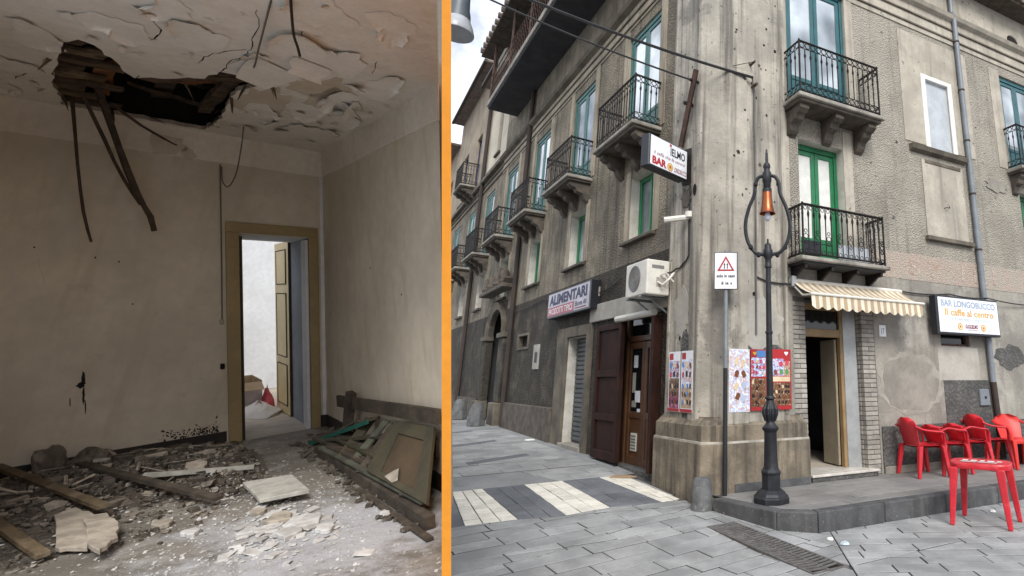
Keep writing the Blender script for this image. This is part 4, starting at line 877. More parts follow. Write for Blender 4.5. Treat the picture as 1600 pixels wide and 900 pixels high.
for dx in (-.018,.02): b = MB(RF); b.poly([(dx-.006,.007,2.775),(dx+.006,.007,2.775),(dx+.006,.007,2.83),(dx+.014,.007,2.83),(dx,.007,2.855),(dx-.014,.007,2.83),(dx-.006,.007,2.83)]); b.build('arrow', 'ink_black', RS)
text('solo in caso', RS, RF(-.12,.004,2.66), rd, up, .24, .042, 'ink_black', bold=.03); text('di  ne  e', RS, RF(-.06,.004,2.565), rd, up, .14, .042, 'ink_black', bold=.03)
for z in (2.62,2.88): b = MB(); b.ring(rp+V((0,0,z)), (1,0,0), (0,1,0), .033, .006, 10); b.build('clamp', 'galv', RS)
# posters on the pier
def poster(fn, s0, s1, z0, z1, o, label, blocks, border, xd, flip=False):
    c = fn((s0+s1)/2, o, z0); t = thing('poster', label, 'poster', c)
    MB(fn).box(s0,s1,o,o+.004,z0,z1).build('sheet', border, t)
    for a, e, p, q, mt in blocks:
        f = MB(fn); W, H = s1-s0, z1-z0; a_, e_ = (s0+W*a, s0+W*e) if not flip else (s1-W*a, s1-W*e)
        f.quad((a_,o+.0055,z0+H*p),(e_,o+.0055,z0+H*p),(e_,o+.0055,z0+H*q),(a_,o+.0055,z0+H*q)); f.build('print', mt, t)
    return t
def lollies(t, fn, s0, s1, z0, z1, o, rows, cols, cols_m, seed, flip=1):
    rr = random.Random(seed); up_ = V((0,0,1)); xd_ = (fn(s1,o,0)-fn(s0,o,0)).normalized()
    for i in range(rows):
        for j in range(cols):
            c = fn(s0+(s1-s0)*(j+.5+rr.uniform(-.15,.15))/cols, o, z0+(z1-z0)*(i+.5+rr.uniform(-.1,.1))/rows); w = (s1-s0)/cols*.3; h = (z1-z0)/rows*.38; an = rr.uniform(-.5,.5)
            ux = xd_*math.cos(an)+up_*math.sin(an); uy = up_*math.cos(an)-xd_*math.sin(an); b = MB()
            nn = xd_.cross(up_)*flip
            b.face([b.raw(c+nn*.0012+ux*(w*x)+uy*(h*y)) for x, y in ((-1,-.6),(1,-.6),(1,.6),(.7,.9),(0,1),(-.7,.9),(-1,.6))]); b.build('print', rr.choice(cols_m), t)
            b = MB(); b.face([b.raw(c+nn*.001+ux*(w*x)+uy*(h*y)) for x, y in ((-.25,-1.1),(.25,-1.1),(.25,-.6),(-.25,-.6))]); b.build('print', 'awning_tan', t)
def photo_mat(name, cols, scale):
    m = bpy.data.materials.new(name); m.use_nodes = True; N = m.node_tree.nodes; K = m.node_tree.links; bs = N['Principled BSDF']; bs.inputs['Roughness'].default_value = .35
    g = N.new('ShaderNodeNewGeometry'); n = N.new('ShaderNodeTexNoise'); n.inputs['Scale'].default_value = scale; n.inputs['Detail'].default_value = 5; n.inputs['Roughness'].default_value = .65; n.inputs['Distortion'].default_value = 1.2; K.new(g.outputs['Position'], n.inputs['Vector'])
    rp_ = N.new('ShaderNodeValToRGB'); e = rp_.color_ramp.elements; K.new(n.outputs['Fac'], rp_.inputs[0])
    while len(e) < len(cols): e.new(1)
    for i, c in enumerate(cols): e[i].position = .28+.44*i/(len(cols)-1); e[i].color = srgb(*c)
    K.new(rp_.outputs[0], bs.inputs['Base Color']); M[name] = m
photo_mat('ph_ice', [(90,120,180),(200,214,238),(232,236,244),(170,190,230),(200,140,90),(236,238,246),(120,80,60)], 16)
photo_mat('ph_choc', [(20,14,14),(60,36,26),(34,22,20),(140,96,60),(48,30,24),(226,206,176),(70,44,32)], 22)
photo_mat('ph_sky', [(30,60,130),(90,150,220),(236,236,240),(70,130,200),(200,90,80),(240,220,200),(60,110,180)], 18)
photo_mat('ph_mix', [(40,80,90),(120,170,150),(210,160,80),(90,60,110),(230,210,170),(60,130,160),(170,80,60)], 24)
photo_mat('ph_wine', [(60,12,30),(140,40,80),(90,20,50),(210,130,160),(110,30,60)], 18)
for nm_, c_ in (('pr_choc',(48,28,22)),('pr_brown',(120,72,44)),('pr_cream',(226,204,170)),('pr_rose',(200,70,90)),('pr_sky',(80,140,205)),('pr_yellow',(228,180,70)),('pr_green',(90,150,90)),('pr_dark',(28,20,24)),('pr_ice',(196,208,232)),('pr_lilac',(190,170,214)),('pr_wine',(110,24,50))): m_(nm_, srgb(*c_), rough=.4)
CH = ['pr_choc','pr_brown','pr_cream','pr_choc','pr_brown']; FRU = ['pr_rose','pr_yellow','pr_cream','pr_green','pr_brown']
t = poster(FR, 3.56, 3.87, 1.15, 1.95, .088, 'pale blue ice poster beside the road sign post', [(.02,.98,.01,.99,'ph_ice')], 'sign_white', dR); lollies(t, FR, 3.62, 3.82, 1.25, 1.85, .0945, 4, 2, ['pr_brown','pr_cream','pr_ice','pr_brown'], 2)
t = poster(FR, 3.885, 4.13, 1.16, 1.955, .088, 'narrow ice-cream poster half hidden by the lamp column', [(.05,.97,.06,.52,'ph_choc'),(.05,.97,.55,.86,'ph_sky'),(.4,.97,.87,.98,'pr_sky')], 'ink_red', dR); lollies(t, FR, 3.9, 4.12, 1.22, 1.56, .0945, 4, 4, CH, 5); lollies(t, FR, 3.9, 4.12, 1.61, 1.83, .0945, 3, 4, ['pr_cream','sign_white','pr_rose','pr_brown'], 6); heart(t, FR(3.95,.094,1.9), dR, up, .03, 'ink_orange', .002)
t = poster(FR, 4.14, 4.54, 1.165, 1.965, .088, 'red bordered ice-cream poster nearest the bar door', [(.05,.95,.07,.44,'ph_choc'),(.05,.95,.46,.54,'pr_cream'),(.05,.7,.55,.84,'ph_sky'),(.7,.95,.55,.8,'ph_mix')], 'ink_red', dR); lollies(t, FR, 4.16, 4.52, 1.22, 1.5, .0945, 4, 7, CH, 7); lollies(t, FR, 4.16, 4.52, 1.6, 1.82, .0945, 2, 4, FRU+['pr_ice','pr_choc'], 8); heart(t, FR(4.46,.096,1.91), dR, up, .032, 'sign_white', .002)
for s0, s1, lb, bl in ((6.74,7.05,'left ice-cream poster of the pair beside the side door', [(.06,.94,.06,.28,'ph_wine'),(.06,.94,.28,.55,'ph_choc'),(.06,.94,.57,.84,'ph_sky')]), (6.41,6.71,'right ice-cream poster of the pair beside the side door', [(.06,.94,.07,.4,'ph_mix'),(.06,.94,.42,.86,'ph_ice')])):
    t = poster(FL, s0, s1, 1.13, 1.94, .112, lb, bl + [(.06,.4,.86,.97,'ink_red')], 'sign_white', xL, True)
    lollies(t, FL, s0+.02, s1-.02, 1.2, 1.52, .1185, 3, 4, CH if s0 > 6.7 else ['pr_sky','pr_brown','pr_cream','pr_dark'], 11, -1); lollies(t, FL, s0+.02, s1-.02, 1.55, 1.8, .1185, 2, 3, ['pr_sky','pr_brown','pr_cream','pr_dark','pr_rose'], 12, -1); rect(t, FL(s1,.1175,1.135), xL, up, s1-s0, .04, 'ink_red', 'foot_strip', .002)
t = thing('notice_plate', 'small pale notice plate on side wall left of the grocery', 'notice', FL(13.6,0,1.8)); MB(FL).box(13.4,13.85,0,.02,1.8,2.38).build('plate', 'cement_pale', t, bevel=.004); MB(FL).box(13.52,13.72,.02,.023,1.95,2.2).build('print', 'ink_black', t)
t = thing('house_number', 'small white house number plate right of the bar door', 'number plate', FR(6.4,0,2.2)); MB(FR).box(6.32,6.46,0,.012,2.22,2.4).build('plate', 'sign_white', t, bevel=.003); text('17', t, FR(6.36,.013,2.26), dR, up, .06, .09, 'ink_black')
t = thing('meter_box', 'grey meter box on the dark cement patch of the bar front', 'meter box', FR(8.68,0,1.1)); MB(FR).box(8.55,8.8,0,.05,1.12,1.4).build('box', 'pipe', t, bevel=.012); MB(FR).box(8.66,8.7,.05,.06,1.24,1.28).build('lock', 'iron', t)
# air conditioner, fluorescent tube, camera, small fittings
AC = thing('air_conditioner', 'white air conditioner unit on brackets above the side door', 'air conditioner', FL(7.45,0,2.7))
MB(FL).box(7.1,7.8,.12,.5,2.76,3.28).build('casing', 'white_plastic', AC, bevel=.02, seg=2)
b = MB(); cc = FL(7.5,.505,3.03)
for r in (.05,.1,.15,.19): b.tube([cc + dL*r*math.cos(t*math.pi/10)*.95+up*r*math.sin(t*math.pi/10) for t in range(20)], .005, 4, closed=True)
b.build('fan_grille', 'ac_grille', AC); disc(AC, FL(7.5,.501,3.03), xL, up, .2, 'ac_grille', 'fan_opening')
MB(FL).box(7.096,7.101,.18,.34,2.88,3.02).build('side_label', 'cement_pale', AC); MB(FL).box(7.096,7.102,.22,.42,3.15,3.2).build('vent_slot', 'ac_grille', AC)
for s in (7.28,7.7): b = MB(); b.tube([FL(s,0,2.74), FL(s,.52,2.74)], .02, 4); b.tube([FL(s,0,2.5), FL(s,.35,2.73)], .016, 4); b.build('bracket', 'galv', AC)
b = MB(); b.tube([FL(7.1,.32,2.95), FL(7.02,.28,2.9), FL(6.98,.2,2.98), FL(7.0,.1,3.1)], .018, 6); b.tube([FL(7.1,.28,3.05), FL(7.0,.24,3.08), FL(6.98,.12,2.95)], .012, 6); b.build('hose', 'white_plastic', AC)
t = thing('tube_light', 'long white fluorescent tube fitting over the side door', 'light', FL(8.1,.2,2.5)); b = MB(); b.tube([FL(7.5,.14,2.56), FL(8.85,.14,2.56)], .055, 8); b.build('diffuser', 'white_plastic', t, smooth=True); MB(FL).box(7.55,8.8,.0,.1,2.58,2.62).build('housing', 'metal_grey', t)
t = thing('security_camera', 'white security camera on the corner pier below the projecting sign', 'camera', FL(6.6,.1,3.86)); b = MB(); b.tube([FL(6.62,.1,3.86), FL(6.78,.42,3.8)], .045, 8); b.build('housing', 'white_plastic', t, smooth=True); b = MB(); b.lathe(FL(6.6,.1,3.83), [(.02,0),(.07,.02),(.07,.1),(.02,.12)], 10); b.build('mount', 'white_plastic', t, smooth=True)
t = thing('junction_box', 'small white junction box between ALIMENTARI sign and air conditioner', 'junction box', FL(10.0,0,3.1)); MB(FL).box(9.95,10.08,0,.06,3.1,3.3).build('box', 'white_plastic', t, bevel=.01); b = MB(); b.tube([FL(10.0,.03,3.1), FL(10.02,.03,2.7), FL(10.0,.02,2.5)], .01, 5); b.build('lead', 'cable', t)
t = thing('iron_strut', 'rusty iron strut bolted askew to the corner pier above the sign', 'strut', FL(6.85,.1,5.1)); MB_ = MB(); MB_.tube([FL(6.88,.12,5.05), FL(6.34,.2,6.1)], .045, 4); MB_.build('beam', 'iron_rust', t); b = MB(); b.tube([FL(6.6,.05,5.65), FL(6.6,.25,5.65)], .03, 6); b.tube([FL(6.42,.05,5.95), FL(6.42,.26,5.95)], .025, 6); b.build('insulator', 'iron', t)
def cable(name, pts, r, label, mat='cable', sub=0.0, n=14):
    P = []
    for a, b_ in zip(pts, pts[1:]):
        for k in range(n): t_ = k/n; p = V(a).lerp(V(b_), t_); P.append(p - V((0,0,sub*4*t_*(1-t_))))
    P.append(V(pts[-1])); b = MB(); b.tube(P, r, 5); return tag(b.build(name, mat, origin=P[0]), label, 'cable')
cable('overhead_cable', [(-7.75,4.37,7.45), (-3.76,5.94,6.72), FR(3.93,.14,6.0)], .022, 'thick twisted overhead cable ending at the bar front wall', sub=.1, n=20)
cable('overhead_cable', [(-7.9,6.2,8.5), (-4.3,6.83,7.25), FL(6.42,.24,5.95)], .015, 'thin overhead cable ending at the rusty strut', sub=.08, n=20)
cable('wall_cable', [FR(3.93,.12,6.0), FR(3.99,.08,5.75), FR(4.0,.075,4.2), FR(3.99,.072,2.15)], .016, 'grey cable running straight down the corner pier', 'cable_grey')
cable('wall_cable', [FL(6.6,.1,4.35), FL(6.62,.1,3.9), FL(6.6,.1,3.3), FL(6.75,.1,3.2), FL(6.95,.1,3.15), FL(7.08,.2,3.1)], .013, 'dark cable looping from the security camera to the air conditioner', sub=.03)
cable('wall_cable', [FL(9.0,.03,3.32), FL(10.4,.03,3.18), FL(13.4,.03,3.45), FL(15.8,.05,3.4)], .012, 'dark cable sagging along the side wall above ALIMENTARI', sub=.06)
cable('wall_cable', [FR(4.0,.08,2.95), FR(4.5,.08,2.9), FR(4.65,.08,2.95)], .012, 'short dark cable between corner pier and awning', sub=.03)
cable('wall_cable', [FR(6.8,.03,2.98), FR(8.0,.03,3.02), FR(8.9,.13,3.0), FR(10.5,.03,2.98)], .012, 'dark cable drooping above the white bar sign', sub=.03)
t = thing('wire_hook', 'rusty hooks with wire stubs high on the corner pier', 'hook', FR(3.93,.06,5.9)); b = MB(); b.tube([FR(3.93,.05,6.25), FR(3.93,.2,6.25)], .02, 5); b.tube([FR(3.96,.05,5.88), FR(3.96,.2,5.88)], .025, 5); b.tube([FR(3.93,.18,6.25), FR(3.6,.1,6.12)], .006, 4); b.build('hook', 'iron_rust', t)
b = MB(); b.face([b.raw(FL(6.46+.05*math.cos(k*math.pi/8), .112, 4.24+.09*math.sin(k*math.pi/8))) for k in range(16)]); b.build('wall_hole', 'r_black', BLD)
b = blob(lambda s,o,z: FL(s,o+.08,z), 6.72, 4.2, .13, .14, .02, .3, 18, 22); b.build('broken_plaster', 'corbel_stone', BLD)
# hanging street lamp over the side street
hl = V((0,0,1.55)) + V((-.511,.878,.6116))*11.2
HL = thing('hanging_lamp', 'grey bell shaped street lamp hanging over the side street', 'street lamp', hl)
b = MB(); b.lathe(hl, [(.17,1.0),(.2,.55),(.23,.42),(.24,.3)], 20); b.build('shade', 'lamp_shade', HL, smooth=True)
b = MB(); b.lathe(hl, [(.24,.3),(.3,.15),(.34,0),(.335,-.02),(.2,-.03)], 20); b.build('glass_skirt', 'lamp_glass', HL, smooth=True)
b = MB(); b.tube([hl+V((0,0,1.0)), hl+V((0,0,4))], .012, 5); b.build('suspension', 'cable', HL)

# ------------------------------------------------------------------ street lamp
lp = V((.39, 6.82, .2)); LP = thing('street_lamp', 'ornate dark iron street lamp with copper bell in a pear-shaped loop', 'street lamp', lp)
b = MB(); b.lathe(lp, [(.215,0),(.215,.06),(.19,.075),(.175,.1),(.125,.14)], 8, math.pi/8); b.build('foot', 'lamp_iron', LP, bevel=.004)
b = MB(); b.lathe(lp, [(.112,.135),(.112,.3),(.12,.305),(.12,.33),(.095,.36)], 8, math.pi/8); b.build('octagonal_base', 'lamp_iron', LP, bevel=.004)
b = MB(); b.lathe(lp, [(.094,.345),(.085,.38),(.08,.45),(.073,.75),(.08,.77),(.098,.79),(.098,.81),(.068,.84),(.052,.87),(.054,.9),(.072,.93),(.08,.99),(.072,1.04),(.048,1.1),(.044,1.12),(.062,1.135),(.062,1.155),(.048,1.17)], 20); b.build('pedestal', 'lamp_iron', LP, smooth=True)
for k in range(10):
    t_ = 2*math.pi*k/10; b = MB(); b.tube([lp+V((.062*math.cos(t_),.062*math.sin(t_),.88)), lp+V((.084*math.cos(t_),.084*math.sin(t_),.96)), lp+V((.084*math.cos(t_),.084*math.sin(t_),1.02)), lp+V((.058*math.cos(t_),.058*math.sin(t_),1.08))], [.006,.014,.014,.006], 5); b.build('leaf_relief', 'lamp_iron', LP)
b = MB(); b.lathe(lp, [(.041,1.16),(.038,1.9),(.047,1.905),(.047,1.93),(.036,1.94),(.033,2.72),(.045,2.73),(.045,2.76),(.04,2.77),(.04,2.84),(.06,2.87),(.06,2.95),(.045,2.98),(.045,3.02),(.03,3.04),(.012,3.05),(.012,3.1)], 18); b.build('column', 'lamp_iron', LP, smooth=True)
def curve(pts, n=8):
    out = []
    for i in range(len(pts)-1):
        p0, p1, p2, p3 = pts[max(i-1,0)], pts[i], pts[i+1], pts[min(i+2,len(pts)-1)]
        for k in range(n):
            t = k/n; out.append(tuple(.5*((2*b_)+(-a+c)*t+(2*a-5*b_+4*c-d)*t*t+(-a+3*b_-3*c+d)*t**3) for a, b_, c, d in zip(p0,p1,p2,p3)))
    return out+[pts[-1]]
for sg in (-1,1):
    pr = curve([(.045,2.9),(.16,2.93),(.255,3.08),(.285,3.3),(.24,3.52),(.17,3.7),(.15,3.85),(.11,3.94),(.04,3.96)])
    b = MB(); b.tube([lp+V((sg*x,sg*x*-.12,z)) for x, z in pr], .024, 8); b.build('loop_arm', 'lamp_iron', LP, smooth=True)
    for x, z in ((.12,2.9),(.22,3.0),(.15,3.85)): b = MB(); b.lathe(lp+V((sg*x,0,z-.02)), [(.01,-.02),(.03,0),(.03,.03),(.01,.05)], 8); b.build('knot', 'lamp_iron', LP)
b = MB(); b.lathe(lp, [(.035,3.78),(.05,3.8),(.05,3.86),(.06,3.88),(.06,4.0),(.04,4.03),(.04,4.06),(.05,4.08),(.045,4.12),(.02,4.15),(.018,4.28),(.01,4.3),(.014,4.32),(.002,4.34)], 14); b.build('finial', 'lamp_iron', LP, smooth=True)
b = MB(); b.lathe(lp, [(.055,3.77),(.062,3.72),(.066,3.66),(.075,3.55),(.095,3.46),(.108,3.44),(.1,3.44),(.06,3.6),(.05,3.74)], 20, cap=False); b.build('bell', 'copper', LP, smooth=True)
b = MB(); b.lathe(lp, [(.06,3.78),(.062,3.71),(.05,3.7)], 16); b.build('bell_cap', 'lamp_iron', LP, smooth=True)
b = MB(); b.lathe(lp, [(.02,3.5),(.03,3.46),(.042,3.41),(.04,3.37),(.02,3.345),(.002,3.34)], 14); b.build('bulb', 'bulb', LP, smooth=True)
# stone bollard and drain grate
bp = V((-.42, 7.05, .045)); b = MB(); b.lathe(bp, [(.135,0),(.128,.12),(.118,.27),(.108,.345),(.085,.375),(.0,.385)], 18); bo = b.build('bollard', 'bollard', origin=bp, smooth=True)
for v in bo.data.vertices: v.co += V((random.uniform(-.006,.006), random.uniform(-.006,.006), 0))
tag(bo, 'squat worn stone bollard at the end of the kerb', 'bollard')
gc = [V((*p, ground_z(*p)-.004)) for p in GR]; GT = thing('drain_grate', 'long rusty iron drain grate set in the paving by the kerb', 'drain grate', gc[0])
ux = gc[3]-gc[0]; nx = 5
def GP(u, v, h): return gc[0].lerp(gc[1], v).lerp(gc[3].lerp(gc[2], v), u) + V((0,0,h))   # u along length, v across
def gbar(u0, u1, v0, v1): b = MB(); b.hull8([GP(u0,v0,-.02),GP(u1,v0,-.02),GP(u1,v1,-.02),GP(u0,v1,-.02),GP(u0,v0,.004),GP(u1,v0,.004),GP(u1,v1,.004),GP(u0,v1,.004)]); return b
fr = MB()
for q in ((0,1,0,.05),(0,1,.95,1),(0,.02,.05,.95),(.98,1,.05,.95),(.02,.98,.47,.53)): x = gbar(*q); k0 = len(fr.v); fr.v += x.v; fr.f += [tuple(i+k0 for i in f) for f in x.f]; fr.mi += x.mi
fr.build('frame', 'grate_iron', GT)
for k in range(27):
    for v0, v1, sk in ((.05,.47,.014),(.53,.95,-.014)):
        u = .028+k*.0347; b = MB(); b.hull8([GP(u,v0,-.007),GP(u+.014,v0,-.007),GP(u+.014+sk,v1,-.007),GP(u+sk,v1,-.007),GP(u,v0,.003),GP(u+.014,v0,.003),GP(u+.014+sk,v1,.003),GP(u+sk,v1,.003)]); b.build('bar', 'grate_iron', GT)
b = MB(); b.face([b.raw(GP(u,v,-.0175)) for u, v in ((0,0),(1,0),(1,1),(0,1))]); b.build('pit', 'r_black', GT)  # black sheet close under the bars paints in the drain's shade

# ------------------------------------------------------------------ plastic chairs and table
def chair(name, label, loc, face, mat, back_h=.82, tag_group='red plastic chairs along the bar wall'):
    t = thing(name, label, 'chair', loc, tag_group); ca, sa = math.sin(face), math.cos(face)
    fx = V((math.sin(face), math.cos(face), 0)); rx = V((fx.y, -fx.x, 0)); L0 = V(loc)
    fn = lambda x, y, z: L0 + rx*x + fx*y + V((0,0,z))
    b = MB(fn); n = 8; grid = lambda i, j, dz: (-.22+.44*i/n, -.2+.42*j/n, .42+dz+.018*((i/n-.5)*2)**2-.012*math.sin(math.pi*j/n)+(.0 if j < n else -.012))
    for dz in (0,-.018):
        ids = [[b.pt(grid(i,j,dz)) for j in range(n+1)] for i in range(n+1)]
        for i in range(n):
            for j in range(n): b.face([ids[i][j], ids[i+1][j], ids[i+1][j+1], ids[i][j+1]])
    b.build('seat', mat, t, smooth=True)
    MB(fn).box(-.22,.22,.2,.225,.375,.425).build('seat_apron', mat, t, bevel=.008)
    b = MB(fn); n = 10; rows = 8; lay = []
    for off in (0, .014):
        ids = []
        for j in range(rows+1):
            v = j/rows; z = .43+(back_h-.43)*v; w = (.19+.06*v)*(1 if v < .72 else math.sqrt(max(.02, 1-((v-.72)/.29)**2)))
            ids.append([b.pt((w*(i/n*2-1), -.2-.13*v-.0+.07*(i/n*2-1)**2*(.4+.6*v)-off, z)) for i in range(n+1)])
        lay.append(ids)
        for j in range(rows):
            for i in range(n): b.face([ids[j][i], ids[j][i+1], ids[j+1][i+1], ids[j+1][i]])
    for j in range(rows):
        for i in (0, n): b.face([lay[0][j][i], lay[0][j+1][i], lay[1][j+1][i], lay[1][j][i]])
    for i in range(n): b.face([lay[0][rows][i], lay[0][rows][i+1], lay[1][rows][i+1], lay[1][rows][i]])
    b.build('backrest', mat, t, smooth=True)
    for sx in (-1,1):
        pts = curve([(sx*.235,-.27,min(back_h-.1,.7)),(sx*.265,-.15,.655),(sx*.275,.03,.63),(sx*.27,.15,.615),(sx*.262,.19,.57),(sx*.25,.2,.43)], 5)
        b = MB(); b.tube([fn(*p) for p in pts], [.03]*len(pts), 6, flat=.55); b.build('armrest', mat, t, smooth=True)
        for fy, y0, y1 in ((1,.19,.25),(-1,-.2,-.27)):
            b = MB(fn); x0, x1 = sx*.225, sx*(.25 if fy > 0 else .255)
            r = lambda x, y, z, w: [(x-w,y-w,z),(x+w,y-w,z),(x+w,y+w,z),(x-w,y+w,z)]
            b.loft([r(x1,y1,0,.022), r((x0+x1)/2,(y0+y1)/2,.22,.03), r(x0,y0,.43,.036)]); b.build('leg', mat, t, bevel=.008)
    return t
def wall_pt(s, o): p = FR(s, o, .2); return (p.x, p.y, .2)
FACE = R_(72)
chair('plastic_chair', 'high-backed red plastic armchair closest to the bar door', wall_pt(6.66,.40), FACE, 'red_plastic')
chair('plastic_chair', 'low-backed red plastic armchair next to the one by the door', wall_pt(7.16,.40), FACE, 'red_plastic', .7)
chair('plastic_chair', 'low-backed red plastic armchair in the middle of the row', wall_pt(7.66,.40), FACE, 'red_plastic', .7)
chair('plastic_chair', 'high-backed red plastic armchair behind the bright orange-red one', wall_pt(8.22,.34), FACE, 'red_plastic')
chair('plastic_chair', 'orange-red plastic armchair facing the street beside the black bin', wall_pt(8.62,.62), R_(170), 'red_orange_plastic', .8)
tf = [V((2.37,6.65,0)), V((2.9,6.38,0)), V((3.19,6.76,0)), V((2.68,7.08,0))]; tc = sum(tf, V((0,0,0)))/4
TB = thing('plastic_table', 'red plastic table with worn white print standing on the paving', 'table', tc)
tx = ((tf[1]-tf[0])+(tf[2]-tf[3])).normalized(); ty = V((-tx.y, tx.x, 0)); TFN = lambda x, y, z: tc + tx*x + ty*y + V((0,0,z))
b = MB(TFN); ov = lambda sx, sy, z: [(math.copysign(abs(math.cos(k*math.pi/16))**.55, math.cos(k*math.pi/16))*sx, math.copysign(abs(math.sin(k*math.pi/16))**.55, math.sin(k*math.pi/16))*sy, z) for k in range(32)]
b.loft([ov(.3,.225,.585), ov(.315,.24,.59), ov(.325,.25,.635), ov(.318,.243,.648), ov(.28,.21,.645)]); b.build('tabletop', 'red_plastic', TB, smooth=True)
for i, p in enumerate(tf):
    q = p-tc; top = q*.8; b = MB(); e1 = tx*.045; e2 = ty*.04; w = .55
    base = [tc+q*.98+e1*(a*w)+e2*(c_*w) for a, c_ in ((-1,-1),(1,-1),(1,1),(-1,1))]; tp = [tc+top+e1*a+e2*c_+V((0,0,.6)) for a, c_ in ((-1,-1),(1,-1),(1,1),(-1,1))]
    b.prism([tuple(x) for x in base], [tuple(x) for x in tp]); b.build('leg', 'red_plastic', TB, bevel=.012, seg=2)
for x0, y0, w, h in ((-.2,-.1,.16,.035),(-.02,-.1,.2,.035),(-.2,.0,.06,.08),(-.11,.0,.07,.08),(-.01,.0,.05,.08),(.07,.0,.07,.08),(.17,.0,.05,.08),(-.22,-.04,.4,.015)): rect(TB, TFN(x0,y0,.6485), tx, ty, w, h, 'ink_white', 'worn_print', .001)
bn = V(wall_pt(9.05,.3)); t = thing('waste_bin', 'black plastic bin by the bar wall behind the chairs', 'bin', bn); b = MB(); b.lathe(bn, [(.13,0),(.19,.36),(.2,.36),(.2,.39),(.18,.39),(.12,.03)], 18); b.build('tub', 'black_plastic', t, smooth=True)
# litter
for i, (p, w, lb, mt) in enumerate((((.93,6.05), .035, 'white scrap of paper on the paving by the kerb corner', 'ink_white'), ((1.05,5.9), .05, 'pale green wrapper on the paving below the kerb', 'ink_pale'), ((3.1,7.25), .04, 'white crumpled paper behind the red table', 'ink_white'), (fl_xy(12.6,.3), .12, 'white rag lying by the grocery wall', 'ink_white'), (fl_xy(7.9,.35), .17, 'flattened cardboard sheet at the side door', 'cardboard'))):
    z = ground_z(*p)+.004; b = MB(); pts = [(p[0]+w*(1.3 if mt == 'cardboard' else random.uniform(.6,1.3))*math.cos(k*math.pi/4+.4), p[1]+w*random.uniform(.6,1.1)*math.sin(k*math.pi/4+.4)) for k in range(8)]
    b.loft([[(x,y,z) for x,y in pts], [(p[0]+(x-p[0])*.8, p[1]+(y-p[1])*.8, z+(.008 if mt == 'cardboard' else .02)) for x,y in pts]]); tag(b.build('cardboard_sheet' if mt == 'cardboard' else 'paper_scrap', mt, origin=(p[0],p[1],z)), lb, 'litter')

# ------------------------------------------------------------------ the ruined room, open on the side towards the viewer
RV = lambda s, o, z: RM(o, s, z)                                  # right wall: along b, out into the room, up
DA0, DA1, DH, TH = .15, .75, 2.12, .85                            # doorway in the back wall, wall thickness
fp = [(0,0),(2.6,0),(2.6,2.2),(2.12,2.6),(1.33,3.65),(.5,4.68),(.5,4.42),(0,3.24)]
b = MB(RM); gx = 26
def in_poly(x, y, P):
    c = False
    for i in range(len(P)):
        (x1, y1), (x2, y2) = P[i], P[(i+1) % len(P)]
        if (y1 > y) != (y2 > y) and x < (x2-x1)*(y-y1)/(y2-y1)+x1: c = not c
    return c
b.poly([(x, y, 0) for x, y in fp]); tag(b.build('room_floor', 'r_floor'), kind='structure')
b = MB(); top = [RM(x, y, -.015) for x, y in fp + []]; top = [RM(-.06,-TH,-.015), RM(2.7,-TH,-.015)] + [RM(x,y,-.015) for x, y in fp[2:7]] + [RM(-.06,3.24,-.015)]
b.prism([(p.x, p.y, -.05) for p in top], [tuple(p) for p in top]); tag(b.build('room_base', 'base_masonry'), kind='structure')
w = wall_sheet(RM, 0, 2.6, 0, 3.1, [(DA0, DA1, 0, DH)])
BW = w.build('back_wall', 'r_wall'); tag(BW, kind='structure')
b = MB(RM); b.box(-.06,2.7,-TH,-.0-TH+.01,0,0); 
w2 = wall_sheet(lambda s,o,z: RM(s,o-TH,z), -.06, 2.7, 0, 3.9, [(DA0, DA1, 0, DH)]); w2.build('outer_face', 'r_next', BW)
b = MB(RM); b.quad((DA1,0,0),(DA1,-TH,0),(DA1,-TH,DH),(DA1,0,DH)); b.quad((DA0,0,0),(DA0,-TH,0),(DA0,-TH,DH),(DA0,0,DH)); b.build('door_jamb', 'r_jamb', BW)
b = MB(RM); b.quad((DA0,0,DH),(DA1,0,DH),(DA1,-TH,DH),(DA0,-TH,DH)); b.build('door_soffit', 'r_next', BW)
b = MB(RM); b.quad((DA0,0,.001),(DA1,0,.001),(DA1,-TH,.001),(DA0,-TH,.001)); b.build('door_sill', 'r_next_floor', BW)
b = MB(RM); b.box(0,2.6,-.01,.014,2.82,3.1); b.build('cove', 'r_cove', BW)
b = MB(RM); b.box(.87,2.6,0,.012,0,.13); b.build('baseboard', 'r_base', BW); b = MB(RM); b.box(.012,.06,0,.012,0,.13); b.build('baseboard', 'r_base', BW)
SW = MB(RV); SW.quad((0,0,0),(3.24,0,0),(3.24,0,3.1),(0,0,3.1)); SWo = tag(SW.build('side_wall', 'r_wall'), kind='structure')
b = MB(RV); b.box(-TH,3.24,-.06,-.004,-.1,3.9); b.build('outer_face', 'base_masonry', SWo)
b = MB(RV); b.box(0.015,3.24,-.003,.014,2.82,3.1); b.build('cove', 'r_cove', SWo)
b = MB(RV); b.box(.013,3.24,0,.012,0,.13); b.build('baseboard', 'r_base', SWo)
LWb = MB(RV); LWb.box(0,2.5,2.34,2.44,-.4,3.9); LW = tag(LWb.build('near_wall', 'r_wall'), kind='structure')  # unseen left wall of the room, set close in to darken that side
